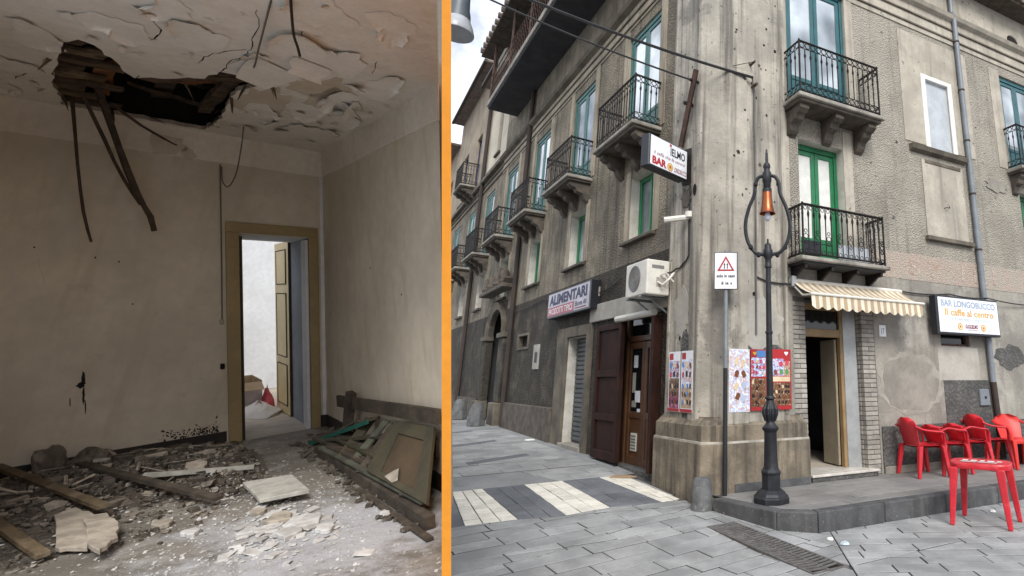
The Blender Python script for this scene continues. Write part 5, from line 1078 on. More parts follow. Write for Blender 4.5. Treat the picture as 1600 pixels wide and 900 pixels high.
# plaster loss on the cove, mould and scorch marks on the back wall
def rblob(fn, cs, cz, rs, rz, o, jag, n, seed, mat, parent, name):
    q = blob(fn, cs, cz, rs, rz, o, jag, n, seed); return q.build(name, mat, parent)
rblob(RM, 1.27, 2.92, .14, .1, .018, .25, 18, 31, 'r_under', BW, 'bare_plaster'); rblob(RM, 1.12, 2.86, .06, .05, .018, .3, 14, 32, 'r_under', BW, 'bare_plaster')
rnd = random.Random(4)
mo = MB(RM)
for k in range(170):
    a = .93+rnd.random()**1.3*.42; c = .135+abs(rnd.gauss(0,.05)); r = rnd.uniform(.003,.009)
    mo.face([mo.pt((a+r*math.cos(t)*rnd.uniform(.6,1.2), .0015, c+r*1.2*math.sin(t)*rnd.uniform(.6,1.2))) for t in (0,1.05,2.1,3.14,4.2,5.2)])
tag(mo.build('mould_spots', 'black_mould', BW), kind='stuff')
for cs, cz, rs, rz, sd in ((1.8,.79,.012,.05,41),(1.815,.73,.028,.03,42),(1.80,.64,.008,.07,43),(1.79,.55,.005,.06,44),(1.875,.6,.004,.05,45)): rblob(RM, cs, cz, rs, rz, .002, .35, 14, sd, 'black_mould', BW, 'scorch_mark')
for cs, cz in ((1.72,1.83),(1.58,1.8),(1.5,1.42),(2.05,1.9)): rblob(RM, cs, cz, .006, .008, .002, .3, 8, int(cs*100), 'black_mould', BW, 'nail_hole')
for bb, cc in ((1.6,1.75),(2.4,1.5)): q = MB(RV); q.face([q.pt((bb+.012*math.cos(t*.8), .002, cc+.01*math.sin(t*.8))) for t in range(8)]); q.build('nail_hole', 'black_mould', SWo)
q = MB(RV); q.box(.0,.22,-.002,.004,.14,2.8); q.build('repaired_strip', 'r_jamb', SWo) if False else None
q = MB(RM); q.box(.004,.035,-.002,.006,.13,2.81); q.build('corner_strip', 'r_next', BW)
for pts in ([(2.2,2.2),(2.05,1.9),(2.0,1.6),(1.92,1.3)], [(1.2,2.75),(1.15,2.5),(1.17,2.3)], [(1.5,1.0),(1.3,1.02),(1.0,.98)]):
    q = MB(); pp = curve(pts, 6); q.tube([RM(x+random.uniform(-.008,.008), .0006, z+random.uniform(-.012,.012)) for x, z in pp], [.0006]+[random.uniform(.0008,.002) for _ in pp[2:]]+[.0005], 4); q.build('hairline_crack', 'r_under', BW)
# door frame, open leaf
DF = thing('door_frame', 'ochre painted door frame in the back wall of the ruined room', 'door frame', RM(.45,0,0))
f = MB(RM); f.box(DA1,DA1+.105,-.02,.03,0,2.13); f.build('jamb_board', 'r_frame', DF, bevel=.004); f = MB(RM); f.box(DA0-.085,DA0,-.02,.03,0,2.13); f.build('jamb_board', 'r_frame', DF, bevel=.004); f = MB(RM); f.box(DA0-.085,DA1+.105,-.02,.03,2.131,2.235); f.build('head_board', 'r_frame', DF, bevel=.004)
f = MB(RM); f.box(DA1-.03,DA1-.002,-.16,-.02,0,2.1); f.build('inner_stop', 'r_leaf_edge', DF); f = MB(RM); f.box(DA0+.002,DA0+.03,-.2,-.02,0,2.1); f.build('inner_stop', 'r_next', DF)
DL_ = thing('open_door', 'yellow panelled door leaf standing open in the far doorway', 'door', RM(.2,-1.2,0))
f = MB(RM); a0, a1 = .135, .175; B0, B1 = -.86, -1.62
f.box(a0,a1,B1,B0,.01,2.14); f.build('leaf', 'r_leaf', DL_, bevel=.004)
f = MB(RM); f.box(a0-.002,a1+.002,B0,B0+.012,.01,2.14); f.build('leaf_edge', 'r_leaf_edge', DL_)
for z0, z1 in ((.12,.62),(.72,1.5),(1.62,2.04)):
    f = MB(RM); f.box(a1,a1+.006,B1+.12,B0-.12,z0,z1); pn = f.build('panel', 'r_leaf', DL_, bevel=.004)
    f = MB()
    P4 = [RM(a1+.006,B1+.12,z0),RM(a1+.006,B0-.12,z0),RM(a1+.006,B0-.12,z1),RM(a1+.006,B1+.12,z1)]
    for i in range(4): f.tube([P4[i], P4[(i+1) % 4]], .007, 4)
    f.build('moulding', 'r_panel', pn)
# the bright room beyond: roof left off so the sky lights it
NR = MB(RM); NR.quad((-1.2,-3.6,0),(2.0,-3.6,0),(2.0,-3.6,2.9),(-1.2,-3.6,2.9)); nw = tag(NR.build('far_wall', 'r_next'), kind='structure')
b = MB(RM); b.box(-1.2,2.0,-3.75,-3.605,-.4,2.9); b.build('outer_face', 'base_masonry', nw)
b = MB(RM); b.box(2.0,2.1,-3.6,-TH,-.3,2.6); b.build('flank', 'r_next', nw); b = MB(RM); b.box(-1.3,-1.2,-3.6,-TH-.02,-.3,2.2); b.build('flank', 'r_next', nw)
b = MB(RM); b.quad((-1.2,-3.6,-.004),(2.0,-3.6,-.004),(2.0,-TH,-.004),(-1.2,-TH,-.004)); tag(b.build('far_floor', 'r_next_floor'), kind='structure')
t = thing('cardboard_box', 'open cardboard box on the floor of the bright room beyond the door', 'box', RM(.42,-2.1,0))
f = MB(RM); f.box(.28,.285,-2.6,-1.9,0,.36); f.box(.6,.605,-2.6,-1.9,0,.36); f.box(.285,.6,-2.6,-2.595,0,.36); f.build('sides', 'cardboard', t); f = MB(RM); f.box(.285,.6,-1.905,-1.9,0,.34); f.build('front_flap', 'ink_white', t)
f = MB(RM); f.hull8([(.285,-1.9,.34),(.6,-1.9,.34),(.6,-1.7,.26),(.285,-1.7,.26),(.285,-1.9,.345),(.6,-1.9,.345),(.6,-1.7,.265),(.285,-1.7,.265)]); f.build('open_flap', 'cardboard', t)
def cloth(name, label, ca, cb, ra, rb_, h, mat, seed):
    r = random.Random(seed); b = MB(RM); n = 12; ids = []
    for j in range(6):
        v = j/5; ids.append([b.pt((ca+ra*(1-v**1.5)*math.cos(2*math.pi*k/n)*r.uniform(.8,1.15), cb+rb_*(1-v**1.5)*math.sin(2*math.pi*k/n)*r.uniform(.8,1.15), h*v*r.uniform(.7,1.1))) for k in range(n)])
    for j in range(5):
        for k in range(n): b.face([ids[j][k], ids[j][(k+1) % n], ids[j+1][(k+1) % n], ids[j+1][k]])
    b.face(ids[-1]); tag(b.build(name, mat, origin=RM(ca,cb,0), smooth=True), label, 'cloth')
cloth('cloth_heap', 'crumpled white cloth heap in front of the cardboard box', .38, -1.5, .22, .4, .16, 'cloth_white', 3); cloth('cloth_heap', 'red cloth bundle beside the open yellow door', .25, -1.75, .07, .3, .3, 'cloth_red', 5)
# ceiling with the broken hole
rnd = random.Random(8)
outer = [(0,0),(2.6,0),(2.6,2.05),(2.1,2.6),(1.3,3.62),(.5,4.62),(.5,4.42),(0,3.24)]
hole0 = [(1.92,.86),(1.9,1.2),(1.88,1.53),(1.83,1.98),(1.77,2.06),(1.68,1.93),(1.57,1.56),(1.52,1.44),(1.35,1.66),(1.18,1.88),(1.12,2.14),(1.02,2.16),(.93,2.17),(.77,2.35),(.95,1.82),(.99,1.55),(.97,1.1),(.955,.71),(.98,.3),(1.02,.07),(1.3,.09),(1.6,.07),(1.89,.09),(1.9,.45)]
hole = []
for i, p in enumerate(hole0):
    q = hole0[(i+1) % len(hole0)]; n = max(1, int(math.dist(p, q)/.06))
    for k in range(n): hole.append((p[0]+(q[0]-p[0])*k/n+(rnd.uniform(-.012,.012)), max(.04, p[1]+(q[1]-p[1])*k/n+rnd.uniform(-.03,.03))))
b = MB(RM); allp = outer+hole
tri = tessellate_polygon([[V((x,y,0)) for x,y in outer], [V((x,y,0)) for x,y in hole[::-1]]])
allp = outer+hole[::-1]; ids = [b.pt((x,y,3.1)) for x,y in allp]
for t in tri: b.face([ids[i] for i in t])
CE = tag(b.build('room_ceiling', 'r_ceil'), kind='structure')
b = MB(RM)
for i in range(len(hole)): p, q = hole[i], hole[(i+1) % len(hole)]; b.quad((*p,3.1),(*q,3.1),(*q,3.135),(*p,3.135))
b.build('broken_edge', 'r_plaster', CE)
b = MB(RM); b.box(-.06,2.7,-.9,2.75,3.86,3.95); b.build('roof_deck', 'r_black', CE)
b = MB(RM); b.quad((.5,2.75,3.12),(2.6,2.75,3.12),(2.6,2.75,3.86),(.5,2.75,3.86)); b.quad((.6,-.02,3.12),(.6,2.75,3.12),(.6,2.75,3.86),(.6,-.02,3.86)); b.quad((.6,.0,3.12),(2.6,.0,3.12),(2.6,.0,3.86),(.6,.0,3.86)); b.quad((2.3,-.02,3.12),(2.3,2.75,3.12),(2.3,2.75,3.86),(2.3,-.02,3.86)); b.build('loft_wall', 'r_black', CE)  # near-black walls paint in the shade of the loft void
def bar(p0, p1, w, t, up_=V((0,0,1)), taper=1.0, jag=0):
    p0, p1 = V(p0), V(p1); d = (p1-p0).normalized(); x = d.cross(up_)
    if x.length < 1e-3: x = d.cross(V((1,0,0)))
    x.normalize(); y = x.cross(d).normalized(); b = MB(); N = 5; rings = []
    for k in range(N+1):
        t_ = k/N; c = p0.lerp(p1, t_); s_ = 1+(taper-1)*t_; jj = [random.uniform(-jag, jag) for _ in range(4)]
        rings.append([tuple(c + x*(sx*w/2*s_) + y*(sy*t/2*s_) + x*jj[i] + y*jj[(i+1) % 4]) for i, (sx, sy) in enumerate(((-1,-1),(1,-1),(1,1),(-1,1)))])
    b.loft(rings); return b
for k in range(10):
    bb = .12+k*.21; bar(RM(1.56+.1*(k%3),bb,3.165), RM(2.02,bb+random.uniform(-.03,.03),3.15), .13, .03, RW, 1, .006).build('lath', 'r_timber_tan' if k % 3 == 1 else 'r_lath', CE)
for p0, p1, w, t_, mt in (((1.62,1.82,3.2),(.85,2.02,3.19),.2,.09,'r_lath'),((1.75,1.45,3.3),(.8,1.5,3.3),.14,.12,'r_timber'),((1.9,.9,3.36),(.7,.95,3.36),.14,.14,'r_black'),((1.3,.1,3.4),(1.3,2.4,3.4),.12,.16,'r_timber'),((1.72,.5,3.22),(1.66,1.25,3.2),.08,.03,'r_orange_wood'),((1.66,.35,3.2),(1.62,1.15,3.26),.06,.03,'r_orange_wood'),((1.22,.9,3.3),(1.02,1.3,3.28),.1,.03,'r_orange_wood'),((1.5,.3,3.34),(1.0,.6,3.2),.1,.03,'r_lath'),((1.05,.5,3.2),(1.0,1.9,3.2),.09,.05,'r_lath'),((1.45,1.2,3.18),(.98,1.9,3.16),.12,.02,'r_lath')):
    bar(RM(*p0), RM(*p1), w, t_, RW, 1, .008).build('loft_beam', mt, CE)
for cs, cb, rs, rb2, sd in ((.8,1.5,.16,.5,51),(.55,2.35,.2,.35,52),(.42,2.0,.14,.45,53)):
    rblob(lambda s,o,z: RM(s,z,3.1-o), cs, cb, rs, rb2, .003, .3, 22, sd, 'r_under', CE, 'bare_plaster')
# loose paint flakes curling off the ceiling
def flake(a, b_, la, lb, rot, curl, mat='r_flake', name='paint_flake'):
    q = MB(RM); n = 4; jit = [random.uniform(.75,1.15) for _ in range(2*(n+1))]; top = []; bot = []
    for off in (0, .006):
        ids = []
        for i in range(n+1):
            u = i/n; row = []
            for j in range(3):
                v = (j/2-.5)*jit[i]; x = la*u; y = lb*v*(1-.3*u); drop = curl*u*u+off
                row.append(q.pt((a+x*math.cos(rot)-y*math.sin(rot), b_+(x*math.sin(rot)+y*math.cos(rot))*1.6, 3.094-drop)))
            ids.append(row)
        for i in range(n):
            for j in range(2): q.face([ids[i][j], ids[i+1][j], ids[i+1][j+1], ids[i][j+1]])
    return q.build(name, mat, CE)
def peel(ca, cb, ra, rb2, seed, drop=.03):
    rr = random.Random(seed); q = MB(RM); n = 34; ph = [rr.uniform(0,6.28) for _ in range(4)]; jag = [1+.2*math.sin(4*math.pi*k/n+ph[0])+.14*math.sin(6*math.pi*k/n+ph[1])+.07*math.sin(10*math.pi*k/n+ph[2])+.06*math.sin(18*math.pi*k/n+ph[3])+rr.uniform(-.09,.07) for k in range(n)]; cur = [max(0, math.sin(2*math.pi*k/n+seed))*rr.uniform(.5,1.2) for k in range(n)]
    rings = [[q.pt((ca+ra*f*jag[k]*math.cos(2*math.pi*k/n), cb+rb2*f*jag[k]*math.sin(2*math.pi*k/n), 3.0965-drop*cur[k]*g)) for k in range(n)] for f, g in ((.55,0),(.8,.15),(.93,.55),(1,1.0))]
    for a_, b_ in zip(rings, rings[1:]):
        for k in range(n): q.face([a_[k], a_[(k+1) % n], b_[(k+1) % n], b_[k]])
    q.face(rings[0]); return q.build('paint_flake', 'r_flake', CE, smooth=False)
for k, (ca, cb, ra, rb2, dr) in enumerate(((.72,3.0,.24,.42,.1),(.36,2.15,.14,.3,.14),(.5,1.6,.12,.28,.06),(.25,2.75,.13,.3,.07),(1.3,2.75,.16,.22,.06),(1.62,2.5,.14,.2,.06),(1.95,1.9,.12,.2,.07),(2.1,1.1,.12,.25,.06),(.9,3.75,.16,.25,.07),(.55,3.9,.12,.2,.08),(.75,1.2,.14,.3,.06),(.4,.9,.14,.3,.05),(1.45,3.05,.1,.16,.07),(2.2,.4,.1,.2,.04),(.15,1.5,.08,.3,.05),(1.0,2.55,.1,.2,.06))): peel(ca, cb, ra, rb2, k*1.7+.4, dr*.5)
random.seed(21)
for a, b_, la, lb, rot, cu in ((.86,2.62,.28,.34,-1.2,.04),(.72,2.9,.12,.3,-1.4,.06),(.3,2.05,.1,.2,2.4,.1),(.24,2.2,.12,.16,-.6,.12),(.33,1.85,.14,.12,1.2,.09),(.42,2.6,.1,.1,2,.05),(.6,1.0,.1,.1,.5,.05),(.5,.7,.12,.12,1,.04),(.2,1.1,.1,.1,2,.05),(.75,.6,.08,.1,2,.05)): flake(a,b_,la,lb,rot,cu)
for k in range(22):
    for _ in range(30):
        a, b_ = random.uniform(.1,2.2), random.uniform(.2,4.2)
        if in_poly(a, b_, outer) and not in_poly(a, b_, hole): break
    s_ = random.uniform(.025,.08); flake(a, b_, s_, s_*random.uniform(.6,1.2), random.uniform(0,6.28), random.uniform(.006,.025), random.choice(['r_flake','r_flake','r_cove']))
for pts in ([(1.12,3.5),(1.06,3.0),(1.05,2.7),(1.1,2.4),(1.12,2.15)], [(1.06,2.75),(1.2,2.5),(1.25,2.2)], [(.8,3.0),(.7,3.1),(.6,3.2)], [(1.5,2.9),(1.45,2.6),(1.5,2.4)], [(.9,3.4),(.85,3.2)], [(.45,3.3),(.38,3.0)], [(2.0,1.0),(2.1,.7)]):
    q = MB()
    pts2 = curve(pts, 5); q.tube([RM(x+random.uniform(-.012,.012), y+random.uniform(-.03,.03), 3.099) for x, y in pts2], [.0015]+[random.uniform(.0012,.0045) for _ in pts2[2:]]+[.001], 4, flat=.4); q.build('crack', 'r_black', CE)
# hanging splintered laths, wire, cable and switches
def stick(label, pts, r, mat='r_stick'):
    P = [RM(*p) for p in curve(pts, 2)]; b = MB(); n_ = len(P); b.tube([p+V((random.uniform(-.0012,.0012),)*3) for p in P], [r*(1-.35*k/n_)*random.uniform(.85,1.15) for k in range(n_)], 4, flat=.45); tag(b.build('hanging_lath', mat, origin=P[0]), label, 'lath', 'splintered laths hanging from the ceiling hole')
stick('thin splintered lath hanging leftmost from the ceiling hole', [(1.83,.3,3.12),(1.81,.28,2.6),(1.78,.26,2.2),(1.74,.25,1.95)], .016)
stick('long broken lath hanging furthest right and lowest from the hole', [(1.7,.6,3.2),(1.58,.45,2.75),(1.48,.35,2.4),(1.395,.3,2.2),(1.372,.3,2.07)], .034)
stick('splintered lath hanging between the two long ones', [(1.78,.5,3.14),(1.66,.4,2.8),(1.55,.3,2.5),(1.45,.25,2.3)], .02)
stick('short dark lath angling right below the ceiling hole', [(1.63,.5,3.1),(1.45,.4,2.98),(1.3,.34,2.9),(1.22,.3,2.87)], .022)
q = MB(); q.tube([RM(*p) for p in curve([(1.09,3.67,3.1),(1.04,3.0,3.05),(1.0,2.6,3.06),(.86,1.4,3.3),(.78,.6,3.1),(.77,.4,2.95),(.8,.3,2.69),(.84,.16,2.57),(.875,.08,2.62),(.875,.02,2.78)], 8)], .005, 4); tag(q.build('dangling_wire', 'cable_grey', origin=RM(1.0,2.6,3.0)), 'thin wire dangling from the ceiling down to the wall above the door', 'wire')
q = MB(); q.tube([RM(*p) for p in curve([(1.03,3.8,3.1),(.98,3.6,2.99),(.95,3.55,2.93),(.93,3.5,2.9)], 5)], .007, 4); tag(q.build('dangling_wire', 'cable', origin=RM(1.0,3.6,3.0)), 'short black wire end sticking out of the ceiling', 'wire')
q = MB(); q.tube([RM(.885,.012,2.8), RM(.886,.01,2.0), RM(.89,.01,1.25)], .006, 5); tag(q.build('surface_cable', 'cable_grey', origin=RM(.89,.01,1.25)), 'cable clipped to the wall running down beside the door frame', 'cable')
for c, lb, mt in ((1.2,'small cream light switch left of the door frame','r_switch'),(.755,'round black socket low beside the door frame','r_black')):
    q = MB(RM); q.box(.875,.91,0,.02,c,c+.055); tag(q.build('wall_switch', mt, origin=RM(.89,0,c), bevel=.006), lb, 'switch')
srn = random.Random(19)
for k in range(16):
    h_ = hole[srn.randrange(len(hole))]; q = MB(); p0 = RM(h_[0], h_[1], 3.13); p1 = RM(h_[0]+srn.uniform(-.1,.1), max(.05,h_[1]+srn.uniform(-.15,.15)), 3.1-srn.uniform(.02,.14)); q.tube([p0, p0.lerp(p1,.6)+V((0,0,.01)), p1], [.012,.009,.002], 4, flat=.4); q.build('splinter', srn.choice(['r_lath','r_stick','r_timber_tan']), CE)
# floor rubble
def mound(a, b_):
    g = lambda x, y, ra, rb2: math.exp(-((a-x)/ra)**2-((b_-y)/rb2)**2)
    return .11*g(1.75,.5,.5,.55)+.1*g(1.25,.75,.35,.6)+.06*g(2.1,1.2,.35,.9)+.05*g(1.05,1.3,.2,.5)
b = MB(RM); na, nb_ = 60, 60; idx = {}
rnd = random.Random(5)
for i in range(na+1):
    for j in range(nb_+1):
        a = .7+1.88*i/na; bb = .0+2.5*j/nb_; h = mound(a,bb)*(.75+.5*rnd.random())-.012; idx[i,j] = b.pt((a,bb,h))
for i in range(na):
    for j in range(nb_): b.face([idx[i,j], idx[i+1,j], idx[i+1,j+1], idx[i,j+1]])
tag(b.build('rubble_bed', 'r_dirt', smooth=True), 'dark heap of dirt and plaster dust along the back wall', 'rubble', kind='stuff')
def chunk(q, a, b_, c, r, flat=.6):
    ax = random.uniform(0,6.28); tl = random.uniform(-.5,.5); ca, sa = math.cos(ax), math.sin(ax); P = []
    for sx, sy, sz in ((-1,-1,-1),(1,-1,-1),(1,1,-1),(-1,1,-1),(-1,-1,1),(1,-1,1),(1,1,1),(-1,1,1)):
        x = sx*r*random.uniform(.5,1.05); y = sy*r*random.uniform(.35,.9); z = sz*r*flat*random.uniform(.3,.7)+x*tl*.5
        P.append((a+x*ca-y*sa, b_+x*sa+y*ca, c+z))
    q.hull8(P)
random.seed(33)
qs = [MB(RM), MB(RM), MB(RM)]
for k in range(5200):
    a = random.uniform(.8,2.3); bb = abs(random.gauss(.5,.62)) if k % 4 else random.uniform(.2,2.4)
    if not in_poly(a, bb, fp) or (a < 1.15 and bb > 1.9): continue
    r = random.choice([.003,.004,.005,.006,.008,.011,.015,.024]); chunk(qs[random.choice([0,0,1,1,1,1,2])], a, bb, mound(a,bb)+r*.3, r, random.choice([.5,.8,1.1]))
for k in range(90):
    a = random.uniform(.95,2.25); bb = abs(random.gauss(.55,.6))
    if not in_poly(a, bb, fp): continue
    r = random.choice([.03,.04,.05,.065]); chunk(qs[random.choice([0,0,1,2])], a, bb, mound(a,bb)+r*.2, r, random.choice([.5,.8]))
for k in range(26):
    a = random.uniform(1.0,2.2); bb = abs(random.gauss(.7,.6))
    if not in_poly(a, bb, fp): continue
    an = random.uniform(0,6.28); L_ = random.uniform(.08,.25); p0 = RM(a,bb,mound(a,bb)+.03); p1 = RM(min(2.3,a+L_*math.cos(an)), max(.03,bb+L_*math.sin(an)), mound(a,bb)+random.uniform(.02,.07)); qs[random.choice([0,2])].tube([p0,p1], random.choice([.004,.007,.01]), 4)
for q, mt, lb in zip(qs, ('r_rubble','r_dirt','r_plaster'), ('scattered small brown rubble on the floor heap','dark crumbs of earth on the floor heap','pale broken plaster bits on the floor heap')): tag(q.build('rubble', mt), lb, 'rubble', kind='stuff')
q = MB(RM)
for k in range(2600):
    a = random.gauss(1.0,.45); bb = random.gauss(2.75,.8)
    if not in_poly(a, bb, fp) or a < .4: continue
    chunk(q, a, bb, mound(a,bb)+.002, random.choice([.002,.003,.004,.005,.006,.008,.012]), .5)
for k in range(150):
    a = random.gauss(.95,.13); bb = random.gauss(2.95,.3); chunk(q, a, bb, .006, random.choice([.012,.018,.025,.035,.055]), .22)
tag(q.build('plaster_chips', 'r_chips'), 'white plaster chips strewn over the bare floor', 'rubble', kind='stuff')
random.seed(34)
def plate(name, label, pts, h0, h1, mat, cat, tilt=None, group=None):
    pts2 = []
    for i, p in enumerate(pts):
        q2 = pts[(i+1) % len(pts)]; pts2 += ([(p[0]+(q2[0]-p[0])*f_+random.uniform(-.008,.008), p[1]+(q2[1]-p[1])*f_+random.uniform(-.014,.014)) for f_ in (0,.2,.4,.6,.8)] if len(name) > 11 and 'slab' in name else [p, (p[0]+(q2[0]-p[0])*.5+random.uniform(-.015,.015), p[1]+(q2[1]-p[1])*.5+random.uniform(-.02,.02))]) if cat != 'tile' else [p]
    tz = tilt or (lambda a, b_: 0); b = MB(RM)
    b.loft([[(x,y,h0+tz(x,y)) for x,y in pts2], [(x,y,h1+tz(x,y)) for x,y in pts2]]); ca = sum(p[0] for p in pts)/len(pts); cb = sum(p[1] for p in pts)/len(pts)
    return tag(b.build(name, mat, origin=RM(ca,cb,0), bevel=.004), label, cat, group)
plate('plaster_slab', 'larger broken plaster slab with rounded edge in front of left planks', [(1.92,1.6),(1.83,1.52),(1.74,1.75),(1.73,2.1),(1.78,2.38),(1.9,2.25)], .015, .045, 'r_plaster', 'rubble', lambda a, b_: mound(a,b_)*.9)
plate('plaster_slab', 'pale fallen plaster slab overlapping the one left of it', [(1.79,1.82),(1.7,1.86),(1.645,2.15),(1.66,2.45),(1.73,2.62),(1.775,2.4)], .05, .08, 'r_plaster', 'rubble', lambda a, b_: mound(a,b_)*.5)
plate('floor_tile', 'flat grey square slab lying on the rubble in mid floor', [(1.0,1.86),(.715,2.0),(.71,2.52),(.985,2.42)], .045, .075, 'r_timber_pale', 'tile', lambda a, b_: .03*(1.0-a))
for k, (a, b_, r, lb) in enumerate(((.93,2.75,.085,'grey flat plaster piece left of the white floor patch'),(.84,2.95,.11,'largest pale plaster piece at centre of the white floor patch'),(.95,3.1,.07,'white plaster piece nearest the viewer in the floor patch'),(.78,3.2,.06,'small white plaster piece right of the floor patch'),(1.35,2.55,.05,'oval white plaster piece on dark floor at lower left centre'),(1.45,2.2,.06,'pale plaster scrap below the long dark plank'),(1.0,2.5,.05,'dark stone edge piece below the square slab'),(1.2,1.15,.09,'brown plaster lump behind the long white strip'))):
    pts = [(a+r*random.uniform(.7,1.1)*math.cos(t), b_+1.4*r*random.uniform(.7,1.1)*math.sin(t)) for t in [i*1.05 for i in range(6)]]; plate('plaster_piece', lb, pts, .0, .03, 'r_plaster' if k in (0,5,6,7) else 'r_chips', 'rubble', mound)
def rock(label, a, b_, r, h, mat):
    bm = bmesh.new(); bmesh.ops.create_icosphere(bm, subdivisions=3, radius=1); rr = random.Random(label)
    for v in bm.verts:
        k = .8+.12*rr.random()+.18*math.sin(v.co.x*4.1+v.co.y*3.3+len(label))*math.cos(v.co.z*3.7+v.co.y*2); p = v.co*k; v.co = RA*(p.x*r)+RB*(p.y*r*.9)+RW*(max(p.z,-.6)*h)
    me = bpy.data.meshes.new('rubble_lump'); bm.to_mesh(me); bm.free(); me.materials.append(M[mat]); o = bpy.data.objects.new('rubble_lump', me); COL.objects.link(o); o.location = RM(a,b_,h*.55+mound(a,b_)*.6); tag(o, label, 'rubble')
rock('big brown plaster lump leaning on the dark baseboard at far left', 1.985, .2, .11, .17, 'r_rubble'); rock('rounded grey sack-like lump right of the big brown one', 1.74, .16, .14, .11, 'r_rubble'); rock('dark stone at the foot of the door frame', .86, .55, .06, .05, 'r_rubble')
def timber(name, label, p0, p1, w, t, mat, cat='plank', up_=None, jag=.002, group=None):
    b = bar(RM(*p0), RM(*p1), w, t, up_ or RW, 1, jag); return tag(b.build(name, mat, origin=(RM(*p0)+RM(*p1))/2), label, cat, group)
timber('plank', 'tan wooden plank slanting from the left edge across the rubble', (2.25,.02,.16), (1.71,1.75,.1), .055, .025, 'r_timber_tan')
timber('plank', 'short tan plank in the bottom left corner', (2.2,1.35,.1), (1.94,2.32,.045), .055, .025, 'r_timber_tan')
timber('plank', 'long dark weathered plank lying across the rubble heap', (1.82,.5,.16), (1.17,2.15,.075), .055, .025, 'r_timber')
timber('strip', 'long white painted strip lying on the rubble', (1.5,1.22,.13), (.87,1.45,.07), .05, .025, 'r_timber_pale', 'strip')
timber('strip', 'shorter white strip further back near the wall', (1.75,.42,.15), (1.44,.5,.13), .035, .02, 'r_timber_pale', 'strip')
timber('strip', 'small white strip behind the long one', (1.3,.8,.14), (1.08,.85,.12), .03, .015, 'r_timber_pale', 'strip')
# timber pile along the side wall
timber('beam', 'heavy dark beam lying along the floor edge of the timber pile', (.36,1.2,.04), (.33,3.78,.045), .06, .08, 'r_timber', 'beam')
timber('plank', 'thin grey lath on the floor in front of the heavy beam', (.42,2.6,.012), (.4,3.95,.012), .04, .022, 'r_timber')
timber('plank', 'weathered plank resting behind the heavy beam', (.3,.95,.1), (.22,2.6,.16), .1, .025, 'r_timber')
timber('plank', 'second weathered plank higher on the timber pile', (.2,1.2,.18), (.15,3.2,.2), .12, .025, 'r_timber')
timber('board', 'long grey board leaning level along the side wall', (.1,.86,.41), (.06,3.3,.6), .03, .11, 'r_timber', 'board')
timber('post', 'short dark upright post against the side wall', (.13,1.2,.02), (.1,1.3,.55), .09, .06, 'r_timber', 'post', RA)
gp_ = timber('green_plank', 'green edged plank propped on the timber pile', (.3,.85,.05), (.1,1.95,.39), .11, .02, 'r_timber', 'plank')
b = bar(RM(.352,.86,.035), RM(.152,1.96,.375), .012, .035, RW); b.build('green_edge', 'r_green', gp_)
for k, (p0, p1) in enumerate((((.1,1.5,.05),(.16,2.6,.1)),((.2,1.6,.03),(.1,2.4,.22)),((.05,2.0,.2),(.18,2.7,.05)))): timber('board_scrap', ('dark board scrap lying deepest in the pile','dark board scrap tilted under the green plank','dark board scrap near the leaning panel')[k], p0, p1, .14, .02, 'r_olive' if k else 'r_green', 'board')
PD = thing('panel_door', 'brown panelled cupboard door leaning on the timber pile', 'door', RM(.25,3.1,.12))
PB = [V(RM(.34,2.6,.12)), V(RM(.3,3.82,.12)), V(RM(.05,3.3,.5)), V(RM(.05,2.4,.42))]
def PF(u, v, d): n_ = (PB[1]-PB[0]).cross(PB[3]-PB[0]).normalized(); n_ = n_ if n_.dot(RA) > 0 else -n_; return PB[0].lerp(PB[1], u).lerp(PB[3].lerp(PB[2], u), v) + n_*d
for u0, u1, v0, v1 in ((0,.2,0,1),(.74,.9,0,1),(.2,.74,.78,1),(.2,.74,0,.1)):
    q = MB(PF); q.box(u0,u1,v0,v1,0,.03); q.build('rail', 'r_olive', PD, bevel=.003)
q = MB(PF); q.box(.2,.74,.1,.78,.004,.014); q.build('panel', 'r_panel', PD)
q = MB(PF); q.poly([(.3,.06,.034),(.44,.03,.04),(.5,.1,.036),(.46,.26,.034),(.4,.2,.034)]); q.build('plaster_scrap', 'r_plaster', PD)
for k, (p0, p1, w_, t2, mt) in enumerate((((.28,1.3,.14),(.12,2.3,.3),.09,.02,'r_olive'),((.24,2.0,.12),(.06,2.5,.34),.1,.02,'r_timber'),((.18,1.0,.06),(.1,1.7,.12),.12,.02,'r_timber'),((.3,1.7,.13),(.2,2.5,.2),.06,.03,'r_lath'),((.08,1.2,.08),(.06,2.4,.12),.1,.03,'r_black'),((.33,1.5,.125),(.27,2.55,.14),.07,.02,'r_timber'),((.05,2.3,.3),(.04,3.2,.34),.02,.12,'r_lath'))):
    timber('pile_board', ('olive board tilted across the middle of the timber pile','short grey board standing behind the leaning panel','broad dark board end nearest the doorway','thin splintered batten on top of the timber pile','sooty plank deepest against the side wall','grey batten lying along the heavy beam','dark narrow board under the long level board')[k], p0, p1, w_, t2, mt, 'board')
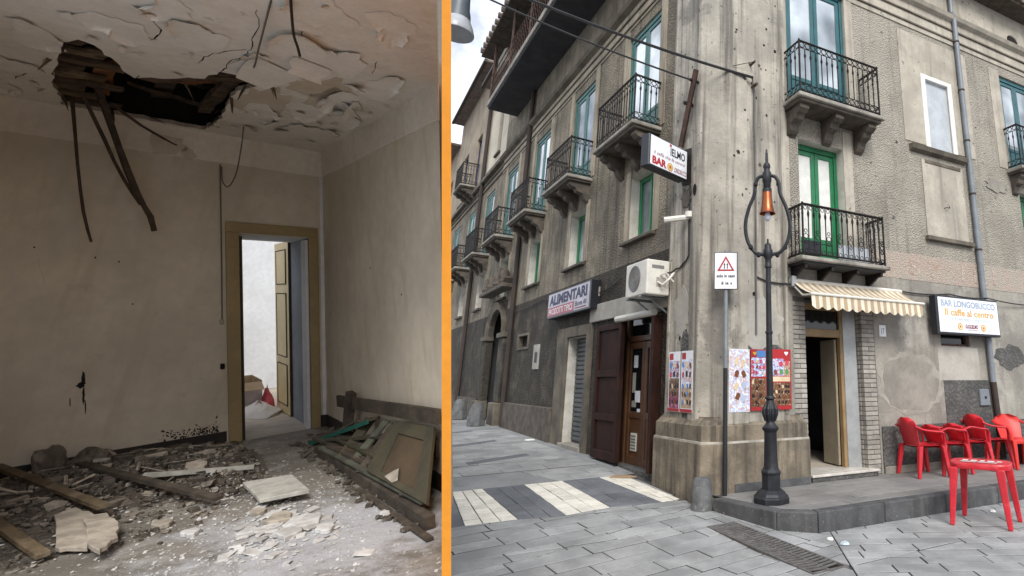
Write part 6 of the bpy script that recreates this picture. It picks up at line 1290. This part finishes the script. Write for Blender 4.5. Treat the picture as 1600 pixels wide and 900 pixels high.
for k, (p0, p1, w_, t2, mt) in enumerate((((.34,1.9,.1),(.06,1.75,.36),.1,.018,'r_olive'),((.33,2.15,.1),(.05,2.15,.4),.09,.018,'r_grey_green'),((.36,2.45,.09),(.05,2.3,.38),.07,.018,'r_timber'),((.38,1.4,.1),(.3,3.6,.12),.045,.018,'r_grey_green'),((.27,1.5,.17),(.24,3.0,.21),.05,.02,'r_olive'),((.33,3.3,.1),(.1,3.15,.3),.06,.018,'r_timber'),((.3,1.1,.1),(.12,1.5,.3),.06,.018,'r_grey_green'))):
    timber('pile_board', ('olive board leaning up the wall nearest the upright post','grey-green slat leaning in the middle of the pile','grey slat leaning just left of the brown panel','long thin grey-green batten on top of the beam','thin olive batten lying across the pile','short grey slat leaning at the panel foot','grey-green slat leaning beside the green plank')[k], p0, p1, w_, t2, mt, 'board')
q = MB(RM); prn = random.Random(66)
for k in range(420):
    a = prn.uniform(.03,.48); bb = prn.uniform(.6,3.7)
    if not in_poly(a, bb, fp) or bb > 3.1+a*1.8: continue
    chunk(q, a, bb, .01+.09*prn.random()*(1 if a < .3 else .05), prn.choice([.006,.01,.016,.025,.035]), .6)
tag(q.build('pile_debris', 'r_dirt'), 'dark crumbled debris among the boards of the timber pile', 'rubble', kind='stuff')
for k, (a, b_, lb) in enumerate(((.45,3.3,'white paper scrap on the floor before the heavy beam'),(.18,1.75,'pale plaster flake inside the timber pile'),(.25,.75,'pinkish rag by the door side of the timber pile'))):
    pts = [(a+.05*random.uniform(.6,1.1)*math.cos(t), b_+.08*random.uniform(.6,1.1)*math.sin(t)) for t in [i*1.05 for i in range(6)]]; plate('scrap', lb, pts, .02 if k != 1 else .2, .03 if k != 1 else .21, ('r_chips','r_plaster','cloth_white')[k], 'scrap')
# orange bar between the two views, built as a slab along the view rays
UPc = V((0, -.24143859, .97026723)); FW = V((0, .97026723, .24143859)); EYE = V((0,0,1.55))
OP = lambda x, y, d: EYE + V((x,0,0)) + UPc*y + FW*d
b = MB(); k1, k2 = (690.3-1152)/860, (705-1152)/860; d0, d1 = 2.42, 4.3; wd_ = (k2-k1)*d0
pl4 = [(k1*d0,d0),(k2*d0,d0),(k1*d1+wd_,d1),(k1*d1,d1)]
b.prism([tuple(OP(x,-2.25,d)) for x, d in pl4], [tuple(OP(x,1.36,d)) for x, d in pl4])
tag(b.build('divider', 'orange_paint', origin=OP(k1*d0,-2.25,d0)), 'tall narrow orange painted partition between ruined room and street', 'divider')
